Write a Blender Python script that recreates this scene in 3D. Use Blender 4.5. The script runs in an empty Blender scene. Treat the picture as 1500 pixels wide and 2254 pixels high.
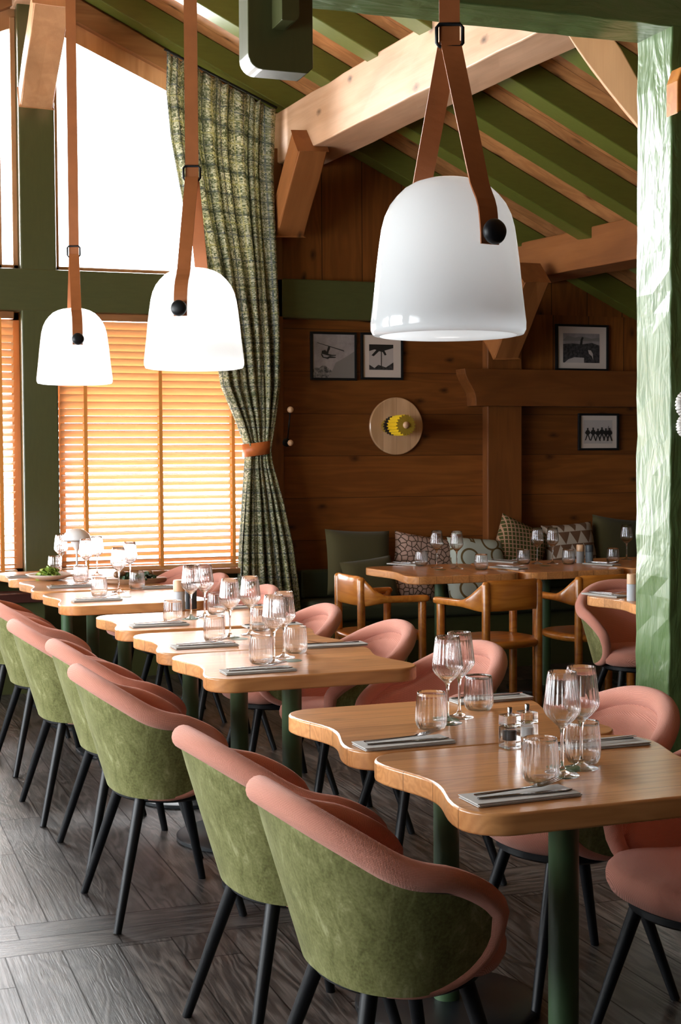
import bpy, math, random
import numpy as np
from math import sin, cos, pi, radians, sqrt, atan, degrees
from mathutils import Vector, Matrix
random.seed(7)
C = bpy.context.scene.collection
S = bpy.context.scene

# ------------------------------------------------------------------ camera
FPX, CX, CY, EYE = 3130.0, 750.0, 1127.0, 1.445
yaw, pitch, roll = radians(20), atan(130/FPX), radians(.34)
fw = np.array([sin(yaw)*cos(pitch), cos(yaw)*cos(pitch), -sin(pitch)])
r0 = np.array([cos(yaw), -sin(yaw), 0.0]); u0 = np.cross(r0, fw)
rt = r0*cos(roll) - u0*sin(roll); up = u0*cos(roll) + r0*sin(roll)
CO = np.array([0, 0, EYE])
def ray(px, py): return fw + rt*(px-CX)/FPX - up*(py-CY)/FPX
def atz(px, py, z): d = ray(px, py); return Vector(CO + d*(z-EYE)/d[2])
def aty(px, py, Y): d = ray(px, py); return Vector(CO + d*Y/d[1])
def atD(px, py, D): return Vector(CO + ray(px, py)*D)
def atplane(px, py, p, n):
    d = Vector(ray(px, py)); c = Vector(CO)
    return c + d*((Vector(p)-c).dot(Vector(n))/d.dot(Vector(n)))
cam = bpy.data.cameras.new('camera'); camo = bpy.data.objects.new('camera', cam); C.objects.link(camo)
cam.sensor_fit = 'VERTICAL'; cam.sensor_height = 36; cam.sensor_width = 36; cam.lens = 50; cam.clip_start = .05
M = Matrix(((rt[0], up[0], -fw[0], 0), (rt[1], up[1], -fw[1], 0), (rt[2], up[2], -fw[2], EYE), (0, 0, 0, 1)))
camo.matrix_world = M
S.camera = camo

# ------------------------------------------------------------------ daylight and exposure
S.view_settings.view_transform = 'Standard'; S.view_settings.look = 'None'
S.view_settings.gamma = 1; S.view_settings.use_curve_mapping = False
S.view_settings.exposure = 0.30
W = bpy.data.worlds.new('overcast_sky'); S.world = W; W.use_nodes = True
bg = W.node_tree.nodes['Background']; bg.inputs[0].default_value = (.93, .97, 1, 1); bg.inputs[1].default_value = 6.0
def area(name, loc, rot, sx, sy, power, col=(1, 1, 1)):
    l = bpy.data.lights.new(name, 'AREA'); l.shape = 'RECTANGLE'; l.size = sx; l.size_y = sy; l.energy = power; l.color = col
    o = bpy.data.objects.new(name, l); C.objects.link(o); o.location = loc; o.rotation_euler = rot; return o
# daylight outside the gable windows (shining to -Y) and outside the long left-hand windows (shining to +X)
area('daylight_gable_high', (.9, 9.75, 3.45), (radians(-80), 0, 0), 3.6, 1.6, 480, (.95, .98, 1))
area('daylight_gable_low', (1.2, 9.75, 1.5), (radians(-96), 0, 0), 3.8, 1.8, 520, (.97, .98, 1))
area('daylight_left', (-3.2, 5.9, 1.65), (0, radians(-90), 0), 2.0, 5.6, 330, (.90, .96, 1))

area('daylight_left_near', (-3.2, 1.7, 1.65), (0, radians(-90), 0), 2.0, 1.3, 26, (.92, .97, 1))

# ------------------------------------------------------------------ node helpers
class NT:
    def __init__(s, name, rough=.5, metal=0.0, spec=.5):
        s.m = bpy.data.materials.new(name); s.m.use_nodes = True
        s.t = s.m.node_tree; s.n = s.t.nodes; s.p = s.n['Principled BSDF']; s.out = s.n['Material Output']
        s.set(s.p, 'Roughness', rough); s.set(s.p, 'Metallic', metal); s.set(s.p, 'Specular IOR Level', spec)
    def set(s, n, k, v):
        if isinstance(v, bpy.types.NodeSocket): s.t.links.new(v, n.inputs[k])
        else:
            if isinstance(v, (tuple, list)) and len(v) == 3 and n.inputs[k].type == 'RGBA': v = (*v, 1)
            n.inputs[k].default_value = v
    def math(s, op, a, b=0.0, c=0.0, clamp=False):
        n = s.n.new('ShaderNodeMath'); n.operation = op; n.use_clamp = clamp
        s.set(n, 0, a); s.set(n, 1, b)
        if op in ('MULTIPLY_ADD', 'SMOOTH_MIN', 'COMPARE'): s.set(n, 2, c)
        return n.outputs[0]
    def coord(s, kind='Object'):
        n = s.n.new('ShaderNodeTexCoord'); return n.outputs[kind]
    def sep(s, v):
        n = s.n.new('ShaderNodeSeparateXYZ'); s.set(n, 0, v); return n.outputs
    def comb(s, x, y, z=0.0):
        n = s.n.new('ShaderNodeCombineXYZ'); s.set(n, 0, x); s.set(n, 1, y); s.set(n, 2, z); return n.outputs[0]
    def noise(s, v, scale, detail=4, rough=.55, dist=0.0):
        n = s.n.new('ShaderNodeTexNoise'); s.set(n, 'Vector', v); s.set(n, 'Scale', scale); s.set(n, 'Detail', detail)
        s.set(n, 'Roughness', rough); s.set(n, 'Distortion', dist); return n.outputs[0]
    def voro(s, v, scale, feature='F1', out='Distance', rnd=1.0):
        n = s.n.new('ShaderNodeTexVoronoi'); n.voronoi_dimensions = '2D'; n.feature = feature; s.set(n, 'Vector', v); s.set(n, 'Scale', scale); s.set(n, 'Randomness', rnd)
        return n.outputs[out]
    def wn(s, v):
        n = s.n.new('ShaderNodeTexWhiteNoise'); n.noise_dimensions = '3D'; s.set(n, 'Vector', v); return n.outputs[0]
    def ramp(s, f, stops, interp='LINEAR'):
        n = s.n.new('ShaderNodeValToRGB'); s.set(n, 0, f); e = n.color_ramp.elements; n.color_ramp.interpolation = interp
        while len(e) < len(stops): e.new(.5)
        for i, (p, c) in enumerate(stops):
            e[i].position = p; e[i].color = (*c, 1) if len(c) == 3 else c
        return n.outputs[0]
    def mix(s, f, a, b, mode='MIX'):
        n = s.n.new('ShaderNodeMix'); n.data_type = 'RGBA'; n.blend_type = mode
        s.set(n, 0, f)
        for k, v in ((6, a), (7, b)):
            if isinstance(v, bpy.types.NodeSocket): s.t.links.new(v, n.inputs[k])
            else: n.inputs[k].default_value = (*v, 1)
        return n.outputs[2]
    def bump(s, h, strength=.3, dist=.01):
        n = s.n.new('ShaderNodeBump'); s.set(n, 'Height', h); s.set(n, 'Strength', strength); s.set(n, 'Distance', dist)
        s.t.links.new(n.outputs[0], s.p.inputs['Normal']); return n
    def color(s, c): s.set(s.p, 'Base Color', c)
def plain(name, col, rough=.5, metal=0.0, spec=.5, coat=0.0, sheen=0.0):
    a = NT(name, rough, metal, spec); a.color(col)
    if coat: a.set(a.p, 'Coat Weight', coat); a.set(a.p, 'Coat Roughness', .1)
    if sheen: a.set(a.p, 'Sheen Weight', sheen)
    return a.m
def wood(name, light, dark, g='X', a='Y', plank=0, seam=.003, rough=.45, knots=.5, coat=0.0, ring=26, seamcol=None,
         vary=.22, bump=.15, grain=.45, spec=.4, length=0, ringmix=.5):
    n = NT(name, rough, 0, spec); co = n.coord(); sp = dict(zip('XYZ', n.sep(co)))
    t = [k for k in 'XYZ' if k not in (g, a)][0]
    oi = n.n.new('ShaderNodeObjectInfo'); rnd = n.math('MULTIPLY', oi.outputs['Random'], 37.0)
    G, A, T = sp[g], sp[a], sp[t]
    if plank:
        q = n.math('DIVIDE', A, plank); idx = n.math('FLOOR', q); fr = n.math('FRACT', q)
        r1 = n.wn(n.comb(idx, rnd, 3.3))
        if length:
            gl = n.math('ADD', n.math('DIVIDE', G, length), n.math('MULTIPLY', r1, 5.0))
            gi = n.math('FLOOR', gl); gf = n.math('FRACT', gl)
            r1 = n.wn(n.comb(idx, gi, 7.7))
    else: r1 = 0.0
    off = n.math('MULTIPLY', r1, 19.0)
    G2 = n.math('ADD', G, n.math('ADD', off, rnd))
    v = n.comb(n.math('MULTIPLY', G2, .55), n.math('MULTIPLY', A, 5.0), n.math('MULTIPLY', T, 5.0))
    big = n.noise(v, 1.3, 3, .5, .4)
    rings = n.math('SINE', n.math('MULTIPLY', big, float(ring)*2))
    rings = n.math('MULTIPLY_ADD', rings, .5, .5)
    fine = n.noise(n.comb(n.math('MULTIPLY', G2, 3.0), n.math('MULTIPLY', A, 90.0), n.math('MULTIPLY', T, 90.0)), 1.5, 4, .6)
    f = n.math('MULTIPLY_ADD', rings, ringmix, n.math('MULTIPLY', fine, grain))
    f = n.math('MULTIPLY_ADD', big, .35, f, )
    f = n.math('MULTIPLY', f, .85)
    col = n.mix(f, light, dark)
    col = n.mix(1.0, col, n.ramp(n.noise(n.comb(n.math('MULTIPLY', G2, .8), n.math('MULTIPLY', A, 2.0), n.math('MULTIPLY', T, 2.0)), 1.7, 3), [(.3, (.80, .78, .75)), (.7, (1.18, 1.18, 1.18))]), 'MULTIPLY')
    if vary and plank:
        col = n.mix(1.0, col, n.ramp(r1, [(0, (1-vary,)*3), (1, (1+vary*.6,)*3)]), 'MULTIPLY')
    if knots:
        kv = n.comb(n.math('MULTIPLY', G2, 1.0), n.math('MULTIPLY', A, 1.9), n.math('MULTIPLY', T, .02))
        kd = n.math('ADD', n.voro(kv, 1.5), n.math('MULTIPLY_ADD', n.noise(kv, 22.0, 2), .06, -.03))
        km = n.math('SUBTRACT', 1.0, n.math('DIVIDE', kd, .075), clamp=True)
        halo = n.math('SUBTRACT', 1.0, n.math('DIVIDE', kd, .2), clamp=True)
        col = n.mix(n.math('MULTIPLY', halo, .35*knots), col, dark)
        col = n.mix(n.math('MULTIPLY', km, min(1, knots*1.3)), col, tuple(c*.22 for c in dark))
    h = n.math('MULTIPLY', fine, .4)
    if plank:
        sd = n.math('LESS_THAN', n.math('MINIMUM', fr, n.math('SUBTRACT', 1.0, fr)), seam/plank/2)
        if length:
            sd = n.math('MAXIMUM', sd, n.math('LESS_THAN', n.math('MINIMUM', gf, n.math('SUBTRACT', 1.0, gf)), seam/length/2))
        col = n.mix(sd, col, seamcol or tuple(c*.25 for c in dark))
        h = n.math('SUBTRACT', h, n.math('MULTIPLY', sd, 2.0))
    n.color(col)
    if bump: n.bump(h, bump, .004)
    if coat: n.set(n.p, 'Coat Weight', coat); n.set(n.p, 'Coat Roughness', .18)
    return n.m

# ------------------------------------------------------------------ materials
MT = {}
MT['table'] = wood('oiled_larch_top', (.76, .375, .145), (.43, .170, .052), 'X', 'Y', .11, .0018, .30, .35, 0.25, 58, vary=.20, bump=.06, spec=.5, ringmix=.36)
MT['table_y'] = wood('oiled_larch_top_crosswise', (.72, .345, .125), (.42, .165, .05), 'Y', 'X', .1, .0018, .34, .3, 0.2, 58, vary=.16, bump=.06, spec=.5, ringmix=.35)
MT['wall_h'] = wood('dark_stained_spruce_boards', (.27, .088, .017), (.135, .038, .007), 'X', 'Z', .285, .0035, .42, .8, 0.1, 22, vary=.25, ringmix=.4)
MT['wall_v'] = wood('dark_stained_spruce_boards_upright', (.27, .088, .017), (.135, .038, .007), 'Z', 'X', .29, .006, .42, .8, 0.1, 22, vary=.25, ringmix=.4)
MT['post'] = wood('stained_spruce_post', (.225, .075, .017), (.12, .034, .008), 'Z', 'X', 0, 0, .4, .5, .1, 20, ringmix=.35)
MT['beam_x'] = wood('stained_spruce_beam', (.20, .066, .015), (.105, .030, .007), 'X', 'Z', 0, 0, .4, .3, .1, 20, ringmix=.35)
MT['timber'] = wood('pale_hewn_timber', (.66, .42, .27), (.47, .26, .14), 'Y', 'Z', 0, 0, .5, .8, 0, 12, bump=.25, ringmix=.35)
MT['brace'] = wood('brown_brace_shaded_beam', (.34, .125, .036), (.20, .066, .017), 'Y', 'X', 0, 0, .5, .8, 0, 12, bump=.2, ringmix=.35)  # brown of the knee braces; on the lower purlin it paints in shade
MT['timber_z'] = wood('pale_hewn_timber_upright', (.62, .33, .16), (.42, .19, .08), 'Z', 'X', 0, 0, .5, .9, 0, 12, bump=.25, ringmix=.35)
MT['deck'] = wood('orange_roof_boards', (.56, .26, .10), (.34, .13, .042), 'X', 'Y', .21, .004, .45, .9, .1, 18, bump=.12)
MT['frame'] = wood('pine_window_frame', (.62, .33, .17), (.42, .19, .08), 'Z', 'X', 0, 0, .4, .2, .1, 16)
MT['frame_h'] = wood('brown_gable_board', (.33, .15, .06), (.19, .075, .026), 'X', 'Z', 0, 0, .45, .4, .1, 16)
MT['chairwood'] = wood('honey_pine_chair_wood', (.58, .225, .035), (.34, .10, .012), 'X', 'Z', 0, 0, .28, .15, .4, 26, bump=.05)
MT['ring_light'] = wood('pale_pine_disc', (.74, .46, .27), (.54, .30, .15), 'Z', 'X', .1, .001, .18, .9, .6, 14)
MT['ball'] = plain('turned_beech', (.62, .38, .22), .4)
MT['shelf'] = wood('dark_maroon_wood', (.085, .028, .022), (.04, .012, .010), 'X', 'Y', 0, 0, .3, 0, .3)
MT['servingboard'] = wood('brown_serving_wood', (.36, .20, .11), (.22, .11, .055), 'X', 'Y', 0, 0, .5, 0)

def green_paint(name, col, hewn=False, rough=.35, coat=.3, axis='Z'):
    n = NT(name, rough, 0, .5); co = n.coord()
    s_ = (1, 1, .18) if axis == 'Z' else (.18, 1, 1)
    mp = n.n.new('ShaderNodeMapping'); n.set(mp, 0, co); mp.inputs['Scale'].default_value = s_
    v = mp.outputs[0]
    k = n.noise(v, 60, 3, .6)
    n.color(n.mix(k, tuple(c*.82 for c in col), tuple(c*1.12 for c in col)))
    if hewn:
        mp2 = n.n.new('ShaderNodeMapping'); n.set(mp2, 0, co); mp2.inputs['Scale'].default_value = (1, 1, .32) if axis == 'Z' else (.32, 1, 1)
        vo = n.noise(mp2.outputs[0], 14, 3, .5, 1.2)
        st = n.noise(v, 50, 2, .5, .3)
        h = n.math('MULTIPLY_ADD', vo, 1.0, n.math('MULTIPLY', st, .22))
        n.bump(h, .6, .018)
    else: n.bump(k, .12, .003)
    if coat: n.set(n.p, 'Coat Weight', coat); n.set(n.p, 'Coat Roughness', .22)
    return n.m
MT['green'] = green_paint('olive_green_paint', (.066, .070, .024))
MT['green_x'] = green_paint('olive_green_paint_lengthwise', (.066, .070, .024), axis='X')
MT['rafter'] = green_paint('leaf_green_rafter_paint', (.112, .128, .020), axis='X', rough=.4, coat=.15)
MT['greenhewn'] = green_paint('glossy_hewn_green_paint', (.105, .175, .058), True, .36, .25)
MT['greenhewn_x'] = green_paint('glossy_hewn_green_paint_lengthwise', (.105, .165, .055), True, .3, .4, 'X')
MT['greenmetal'] = plain('green_lacquered_steel', (.060, .115, .050), .38, .0, .5)
MT['black'] = plain('black_lacquer', (.006, .0065, .008), .42, spec=.3)
MT['blackmetal'] = plain('black_powder_coat', (.010, .012, .014), .35, .0, .35)
MT['steel'] = plain('polished_steel', (.50, .50, .50), .14, 1.0)
MT['darksteel'] = plain('brushed_steel', (.20, .19, .19), .22, 1.0)
MT['white'] = plain('white_lacquer', (.8, .8, .8), .35)
MT['porcelain'] = plain('cream_porcelain', (.78, .72, .66), .25)

def velvet():
    n = NT('olive_velvet', .85, 0, .25); co = n.coord()
    a = n.noise(co, 5.5, 6, .65, .8); mp = n.n.new('ShaderNodeMapping'); n.set(mp, 0, co); mp.inputs['Scale'].default_value = (1, 1, .35)
    b = n.noise(mp.outputs[0], 26, 5, .7, 1.5); c = n.noise(co, 160, 2, .5)
    f = n.math('MULTIPLY_ADD', b, .6, n.math('MULTIPLY', a, .55))
    col = n.ramp(f, [(.40, (.064, .060, .014)), (.54, (.122, .117, .034)), (.66, (.195, .188, .070)), (.78, (.40, .385, .21))])
    col = n.mix(.18, col, n.ramp(c, [(.3, (.04, .05, .01)), (.7, (.36, .40, .15))]))
    n.color(col); n.set(n.p, 'Sheen Weight', .4); n.set(n.p, 'Sheen Roughness', .35); n.set(n.p, 'Sheen Tint', (.85, .88, .62))
    n.bump(n.math('ADD', n.math('MULTIPLY', b, .6), n.math('MULTIPLY', c, .3)), .25, .003)
    return n.m
MT['velvet'] = velvet()
def weave(name, c1, c2, cell=.0046):
    n = NT(name, .8, 0, .2); u = n.sep(n.coord('UV')); k = 2*pi/cell
    a = n.math('SINE', n.math('MULTIPLY', n.math('ADD', u[0], n.math('MULTIPLY', u[1], .5)), k))
    b = n.math('SINE', n.math('MULTIPLY', n.math('SUBTRACT', u[0], n.math('MULTIPLY', u[1], 1.3)), k*.8))
    f = n.math('MULTIPLY_ADD', n.math('MULTIPLY', a, b), .5, .5)
    n.color(n.mix(f, c1, c2)); n.bump(f, .55, .0022)
    n.set(n.p, 'Sheen Weight', .35); n.set(n.p, 'Sheen Roughness', .5); n.set(n.p, 'Sheen Tint', (1, .8, .75))
    return n.m
MT['pink'] = weave('salmon_woven_upholstery', (.38, .105, .060), (.87, .41, .31))
MT['seam'] = plain('dark_piping', (.03, .02, .012), .8)

def floor_mat():
    n = NT('smoked_oak_floor', .33, 0, .5); co = n.coord(); s = n.sep(co); X, Y = s[0], s[1]
    # border strip of two boards across the room between y = 4.12 and 4.40, long boards along y elsewhere
    st = n.math('MULTIPLY', n.math('GREATER_THAN', Y, 4.125), n.math('LESS_THAN', Y, 4.395))
    def plank(A, G, w, L, off):
        q = n.math('DIVIDE', n.math('ADD', A, off), w); i = n.math('FLOOR', q); fr = n.math('FRACT', q)
        r = n.wn(n.comb(i, 1.7, 2.2)); g = n.math('ADD', n.math('DIVIDE', G, L), n.math('MULTIPLY', r, 4.0))
        gi = n.math('FLOOR', g); gf = n.math('FRACT', g); r2 = n.wn(n.comb(i, gi, 5.1))
        e = n.math('MINIMUM', n.math('MULTIPLY', n.math('MINIMUM', fr, n.math('SUBTRACT', 1.0, fr)), w),
                   n.math('MULTIPLY', n.math('MINIMUM', gf, n.math('SUBTRACT', 1.0, gf)), L))
        return r2, e
    ra, ea = plank(X, Y, .162, 2.4, .02); rb, eb = plank(Y, X, .135, .75, -4.125+.0)
    def sel(a, b): return n.math('ADD', n.math('MULTIPLY', a, n.math('SUBTRACT', 1.0, st)), n.math('MULTIPLY', b, st))
    r = sel(ra, rb); e = sel(ea, eb); G = sel(Y, X); A = sel(X, Y)
    eS = n.math('MINIMUM', n.math('ABSOLUTE', n.math('SUBTRACT', Y, 4.125)), n.math('ABSOLUTE', n.math('SUBTRACT', Y, 4.395)))
    e = n.math('MINIMUM', e, eS)
    seam = n.math('SUBTRACT', 1.0, n.math('DIVIDE', e, .0042), clamp=True)
    v = n.comb(n.math('MULTIPLY', G, .8), n.math('MULTIPLY', A, 5.5), n.math('MULTIPLY', r, 9.0))
    big = n.noise(v, 1.4, 3, .5, .5); rings = n.math('MULTIPLY_ADD', n.math('SINE', n.math('MULTIPLY', big, 70.0)), .5, .5)
    fine = n.noise(n.comb(n.math('MULTIPLY', G, 4.0), n.math('MULTIPLY', A, 95.0), r), 1.6, 5, .7)
    f = n.math('MULTIPLY_ADD', rings, .25, n.math('MULTIPLY', fine, .75))
    col = n.ramp(f, [(.25, (.010, .009, .009)), (.5, (.056, .048, .044)), (.8, (.160, .145, .136))])
    col = n.mix(1.0, col, n.ramp(r, [(0, (.62, .6, .6)), (1, (1.3, 1.25, 1.2))]), 'MULTIPLY')
    col = n.mix(1.0, col, n.ramp(n.noise(co, 1.6, 4), [(.3, (.75, .75, .75)), (.7, (1.2, 1.2, 1.2))]), 'MULTIPLY')
    col = n.mix(seam, col, (.008, .006, .005)); n.color(col)
    n.set(n.p, 'Roughness', n.ramp(n.math('MULTIPLY_ADD', fine, .5, n.math('MULTIPLY', n.noise(co, 3.0, 3), .5)), [(.3, (.26,)*3), (.7, (.50,)*3)]))
    h = n.math('SUBTRACT', n.math('MULTIPLY_ADD', f, .7, n.math('MULTIPLY', n.noise(co, 5.0, 2), 1.0)), n.math('MULTIPLY', seam, .0))
    n.bump(h, .5, .003); n.set(n.p, 'Specular IOR Level', n.math('MULTIPLY', n.math('SUBTRACT', 1.0, seam), .42))
    return n.m
MT['floor'] = floor_mat()

def glass(name, rough=0.0, ior=1.46, tint=(1, 1, 1)):
    n = NT(name, rough, 0, .5); n.color(tint); n.set(n.p, 'Transmission Weight', 1.0); n.set(n.p, 'IOR', ior)
    tr = n.n.new('ShaderNodeBsdfTransparent'); mx = n.n.new('ShaderNodeMixShader'); mx.inputs[0].default_value = .10
    n.t.links.new(n.p.outputs[0], mx.inputs[1]); n.t.links.new(tr.outputs[0], mx.inputs[2]); n.t.links.new(mx.outputs[0], n.out.inputs[0]); return n.m
MT['glass'] = glass('clear_ribbed_glass'); MT['acrylic'] = glass('clear_acrylic', .0, 1.45)
def pane():
    n = NT('window_glass'); fr = n.n.new('ShaderNodeFresnel'); n.set(fr, 0, 1.3)
    tr = n.n.new('ShaderNodeBsdfTransparent'); gl = n.n.new('ShaderNodeBsdfGlossy'); n.set(gl, 'Roughness', .02)
    mx = n.n.new('ShaderNodeMixShader'); n.t.links.new(fr.outputs[0], mx.inputs[0]); n.t.links.new(tr.outputs[0], mx.inputs[1]); n.t.links.new(gl.outputs[0], mx.inputs[2])
    n.t.links.new(mx.outputs[0], n.out.inputs[0]); return n.m
MT['pane'] = pane()
def opal():
    n = NT('opal_glass', .08, 0, .5); n.color((.66, .68, .69)); n.set(n.p, 'Coat Weight', .6); n.set(n.p, 'Coat Roughness', .03)
    tl = n.n.new('ShaderNodeBsdfTranslucent'); n.set(tl, 'Color', (.92, .94, .96))
    mx = n.n.new('ShaderNodeMixShader'); mx.inputs[0].default_value = .36
    n.t.links.new(n.p.outputs[0], mx.inputs[1]); n.t.links.new(tl.outputs[0], mx.inputs[2]); n.t.links.new(mx.outputs[0], n.out.inputs[0])
    return n.m
MT['opal'] = opal()
def slat():
    n = NT('honey_wood_slats', .4, 0, .4); co = n.coord(); s = n.sep(co)
    f = n.noise(n.comb(n.math('MULTIPLY', s[0], 2.0), n.math('MULTIPLY', s[1], 60.0), n.math('MULTIPLY', s[2], 60.0)), 2, 3)
    c = n.mix(f, (.60, .34, .16), (.46, .24, .10)); n.color(c)
    tl = n.n.new('ShaderNodeBsdfTranslucent'); n.set(tl, 'Color', (.95, .64, .40))
    mx = n.n.new('ShaderNodeMixShader'); mx.inputs[0].default_value = .15
    n.t.links.new(n.p.outputs[0], mx.inputs[1]); n.t.links.new(tl.outputs[0], mx.inputs[2]); n.t.links.new(mx.outputs[0], n.out.inputs[0])
    return n.m
MT['slat'] = slat()
MT['tape'] = plain('orange_ladder_tape', (.62, .24, .04), .8)
def leather(name, col):
    n = NT(name, .45, 0, .4); co = n.coord(); f = n.noise(co, 14, 4); g = n.noise(co, 300, 2)
    n.color(n.mix(f, tuple(c*.75 for c in col), tuple(c*1.2 for c in col))); n.bump(g, .15, .001); return n.m
MT['leather'] = leather('tan_leather', (.36, .115, .035)); MT['orangeleather'] = leather('orange_leather', (.50, .13, .03))
def tweed():
    n = NT('tweed_curtain', .9, 0, .15); u = n.sep(n.coord('UV')); U, V = u[0], u[1]
    cu = n.math('DIVIDE', U, .0085); cv = n.math('DIVIDE', V, .0062)
    iu, iv = n.math('FLOOR', cu), n.math('FLOOR', cv)
    r = n.wn(n.comb(iu, iv, 1.0)); rowr = n.wn(n.comb(n.math('FLOOR', n.math('DIVIDE', V, .019)), 4.0, 1.0)); colr = n.wn(n.comb(n.math('FLOOR', n.math('DIVIDE', U, .019)), 9.0, 1.0))
    base = n.ramp(r, [(0, (.13, .15, .08)), (.2, (.26, .26, .15)), (.42, (.38, .37, .24)), (.62, (.50, .47, .33)), (.86, (.64, .60, .46))], 'CONSTANT')
    def line(c, p, w, o=0.0): return n.math('LESS_THAN', n.math('FRACT', n.math('ADD', n.math('DIVIDE', c, p), o)), w)
    blue = n.math('MAXIMUM', line(U, .115, .085), line(V, .14, .07))
    yel = n.math('MAXIMUM', line(U, .115, .07, .45), line(V, .14, .06, .5))
    base = n.mix(n.math('MULTIPLY', blue, .6), base, (.06, .085, .12))
    base = n.mix(n.math('MULTIPLY', yel, .35), base, (.62, .55, .20))
    dk = n.math('MULTIPLY', n.math('GREATER_THAN', rowr, .7), .35); base = n.mix(dk, base, (.05, .07, .04))
    dk = n.math('MULTIPLY', n.math('GREATER_THAN', colr, .75), .3); base = n.mix(dk, base, (.09, .11, .05))
    n.color(base)
    h = n.math('MULTIPLY', n.math('SINE', n.math('MULTIPLY', cu, pi)), n.math('SINE', n.math('MULTIPLY', cv, pi))); n.bump(h, .5, .003)
    tl = n.n.new('ShaderNodeBsdfTranslucent'); n.t.links.new(base, tl.inputs[0])
    mx = n.n.new('ShaderNodeMixShader'); mx.inputs[0].default_value = .3
    n.t.links.new(n.p.outputs[0], mx.inputs[1]); n.t.links.new(tl.outputs[0], mx.inputs[2]); n.t.links.new(mx.outputs[0], n.out.inputs[0])
    return n.m
MT['tweed'] = tweed()
def linen():
    n = NT('grey_linen', .9, 0, .2); co = n.coord(); f = n.noise(co, 500, 2); n.color(n.mix(f, (.42, .41, .385), (.54, .525, .50))); n.bump(f, .2, .001); return n.m
MT['linen'] = linen()
# cushion covers
MT['cush_green'] = plain('dark_olive_velvet', (.050, .040, .009), .9, sheen=.1)
def snake():
    n = NT('snakeskin_print_fabric', .85, 0, .2); u = n.coord('UV'); d = n.voro(u, 13, 'DISTANCE_TO_EDGE'); w = n.noise(u, 16, 3)
    n.color(n.ramp(n.math('MULTIPLY_ADD', w, .03, d), [(.03, (.02, .016, .012)), (.07, (.06, .04, .02)), (.10, (.34, .21, .17)), (.3, (.42, .28, .23))])); return n.m
def rings():
    n = NT('looped_ring_print_fabric', .85, 0, .2); u = n.coord('UV'); d = n.voro(u, 2.2, 'F1', rnd=.7)
    r = n.math('ABSOLUTE', n.math('SUBTRACT', d, .30)); r = n.math('MINIMUM', r, n.math('ABSOLUTE', n.math('SUBTRACT', d, .62))); m = n.math('LESS_THAN', r, .035)
    n.color(n.mix(m, (.38, .41, .36), (.11, .07, .025))); return n.m
def grid():
    n = NT('lattice_print_fabric', .85, 0, .2); u = n.sep(n.coord('UV')); a = n.math('FRACT', n.math('MULTIPLY', n.math('ADD', u[0], n.math('MULTIPLY', u[1], .35)), 15.0)); b = n.math('FRACT', n.math('MULTIPLY', n.math('SUBTRACT', u[1], n.math('MULTIPLY', u[0], .3)), 15.0))
    m = n.math('MAXIMUM', n.math('LESS_THAN', a, .28), n.math('LESS_THAN', b, .22))
    n.color(n.mix(m, (.055, .055, .014), (.38, .21, .13))); return n.m
def tri():
    n = NT('triangle_print_fabric', .85, 0, .2); u = n.sep(n.coord('UV'))
    a = n.math('FLOOR', n.math('MULTIPLY', u[1], 5.0)); fa = n.math('FRACT', n.math('MULTIPLY', u[1], 5.0))
    fb = n.math('ABSOLUTE', n.math('SUBTRACT', n.math('FRACT', n.math('MULTIPLY', u[0], 5.0)), .5))
    m = n.math('LESS_THAN', n.math('MULTIPLY', fb, 2.0), fa); n.color(n.mix(m, (.40, .33, .27), (.13, .065, .035))); return n.m
MT['cush_snake'], MT['cush_ring'], MT['cush_grid'], MT['cush_tri'] = snake(), rings(), grid(), tri()
MT['bench'] = plain('dark_olive_upholstery', (.035, .040, .016), .85)
MT['mat'] = plain('off_white_picture_mat', (.60, .50, .44), .6); MT['print_dark'] = plain('photo_black', (.02, .018, .018), .4)
MT['print_mid'] = plain('photo_grey', (.20, .18, .17), .4); MT['print_light'] = plain('photo_light_grey', (.45, .39, .37), .4)
def photo_noise(name, a, b, sc):
    n = NT(name, .4); f = n.noise(n.coord(), sc, 5, .6); n.color(n.ramp(f, [(.35, a), (.65, b)])); return n.m
MT['print_forest'] = photo_noise('photo_forest', (.012, .011, .012), (.075, .068, .07), 60)
MT['print_rock'] = photo_noise('photo_rock', (.03, .028, .028), (.30, .27, .26), 45)
MT['print_sky'] = photo_noise('photo_sky', (.22, .19, .19), (.36, .31, .31), 9)
MT['yellow'] = plain('yellow_lacquer', (.72, .46, .015), .3, coat=.3); MT['yellowdark'] = plain('olive_gold_lacquer', (.30, .19, .02), .35)
MT['pepper'] = plain('peppercorns', (.02, .015, .012), .8); MT['salt'] = plain('coarse_salt', (.7, .7, .7), .8)
MT['leaf'] = photo_noise('salad_leaves', (.10, .20, .02), (.42, .55, .10), 30); MT['leafdark'] = photo_noise('dark_herbs', (.02, .05, .025), (.08, .15, .07), 40)
MT['crumb'] = photo_noise('breaded_brown', (.14, .06, .025), (.32, .17, .08), 60)
MT['shellwhite'] = photo_noise('chalky_white', (.55, .52, .48), (.82, .80, .76), 25)
MT['plaster'] = plain('dark_room_plaster', (.045, .032, .02), .8)

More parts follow.
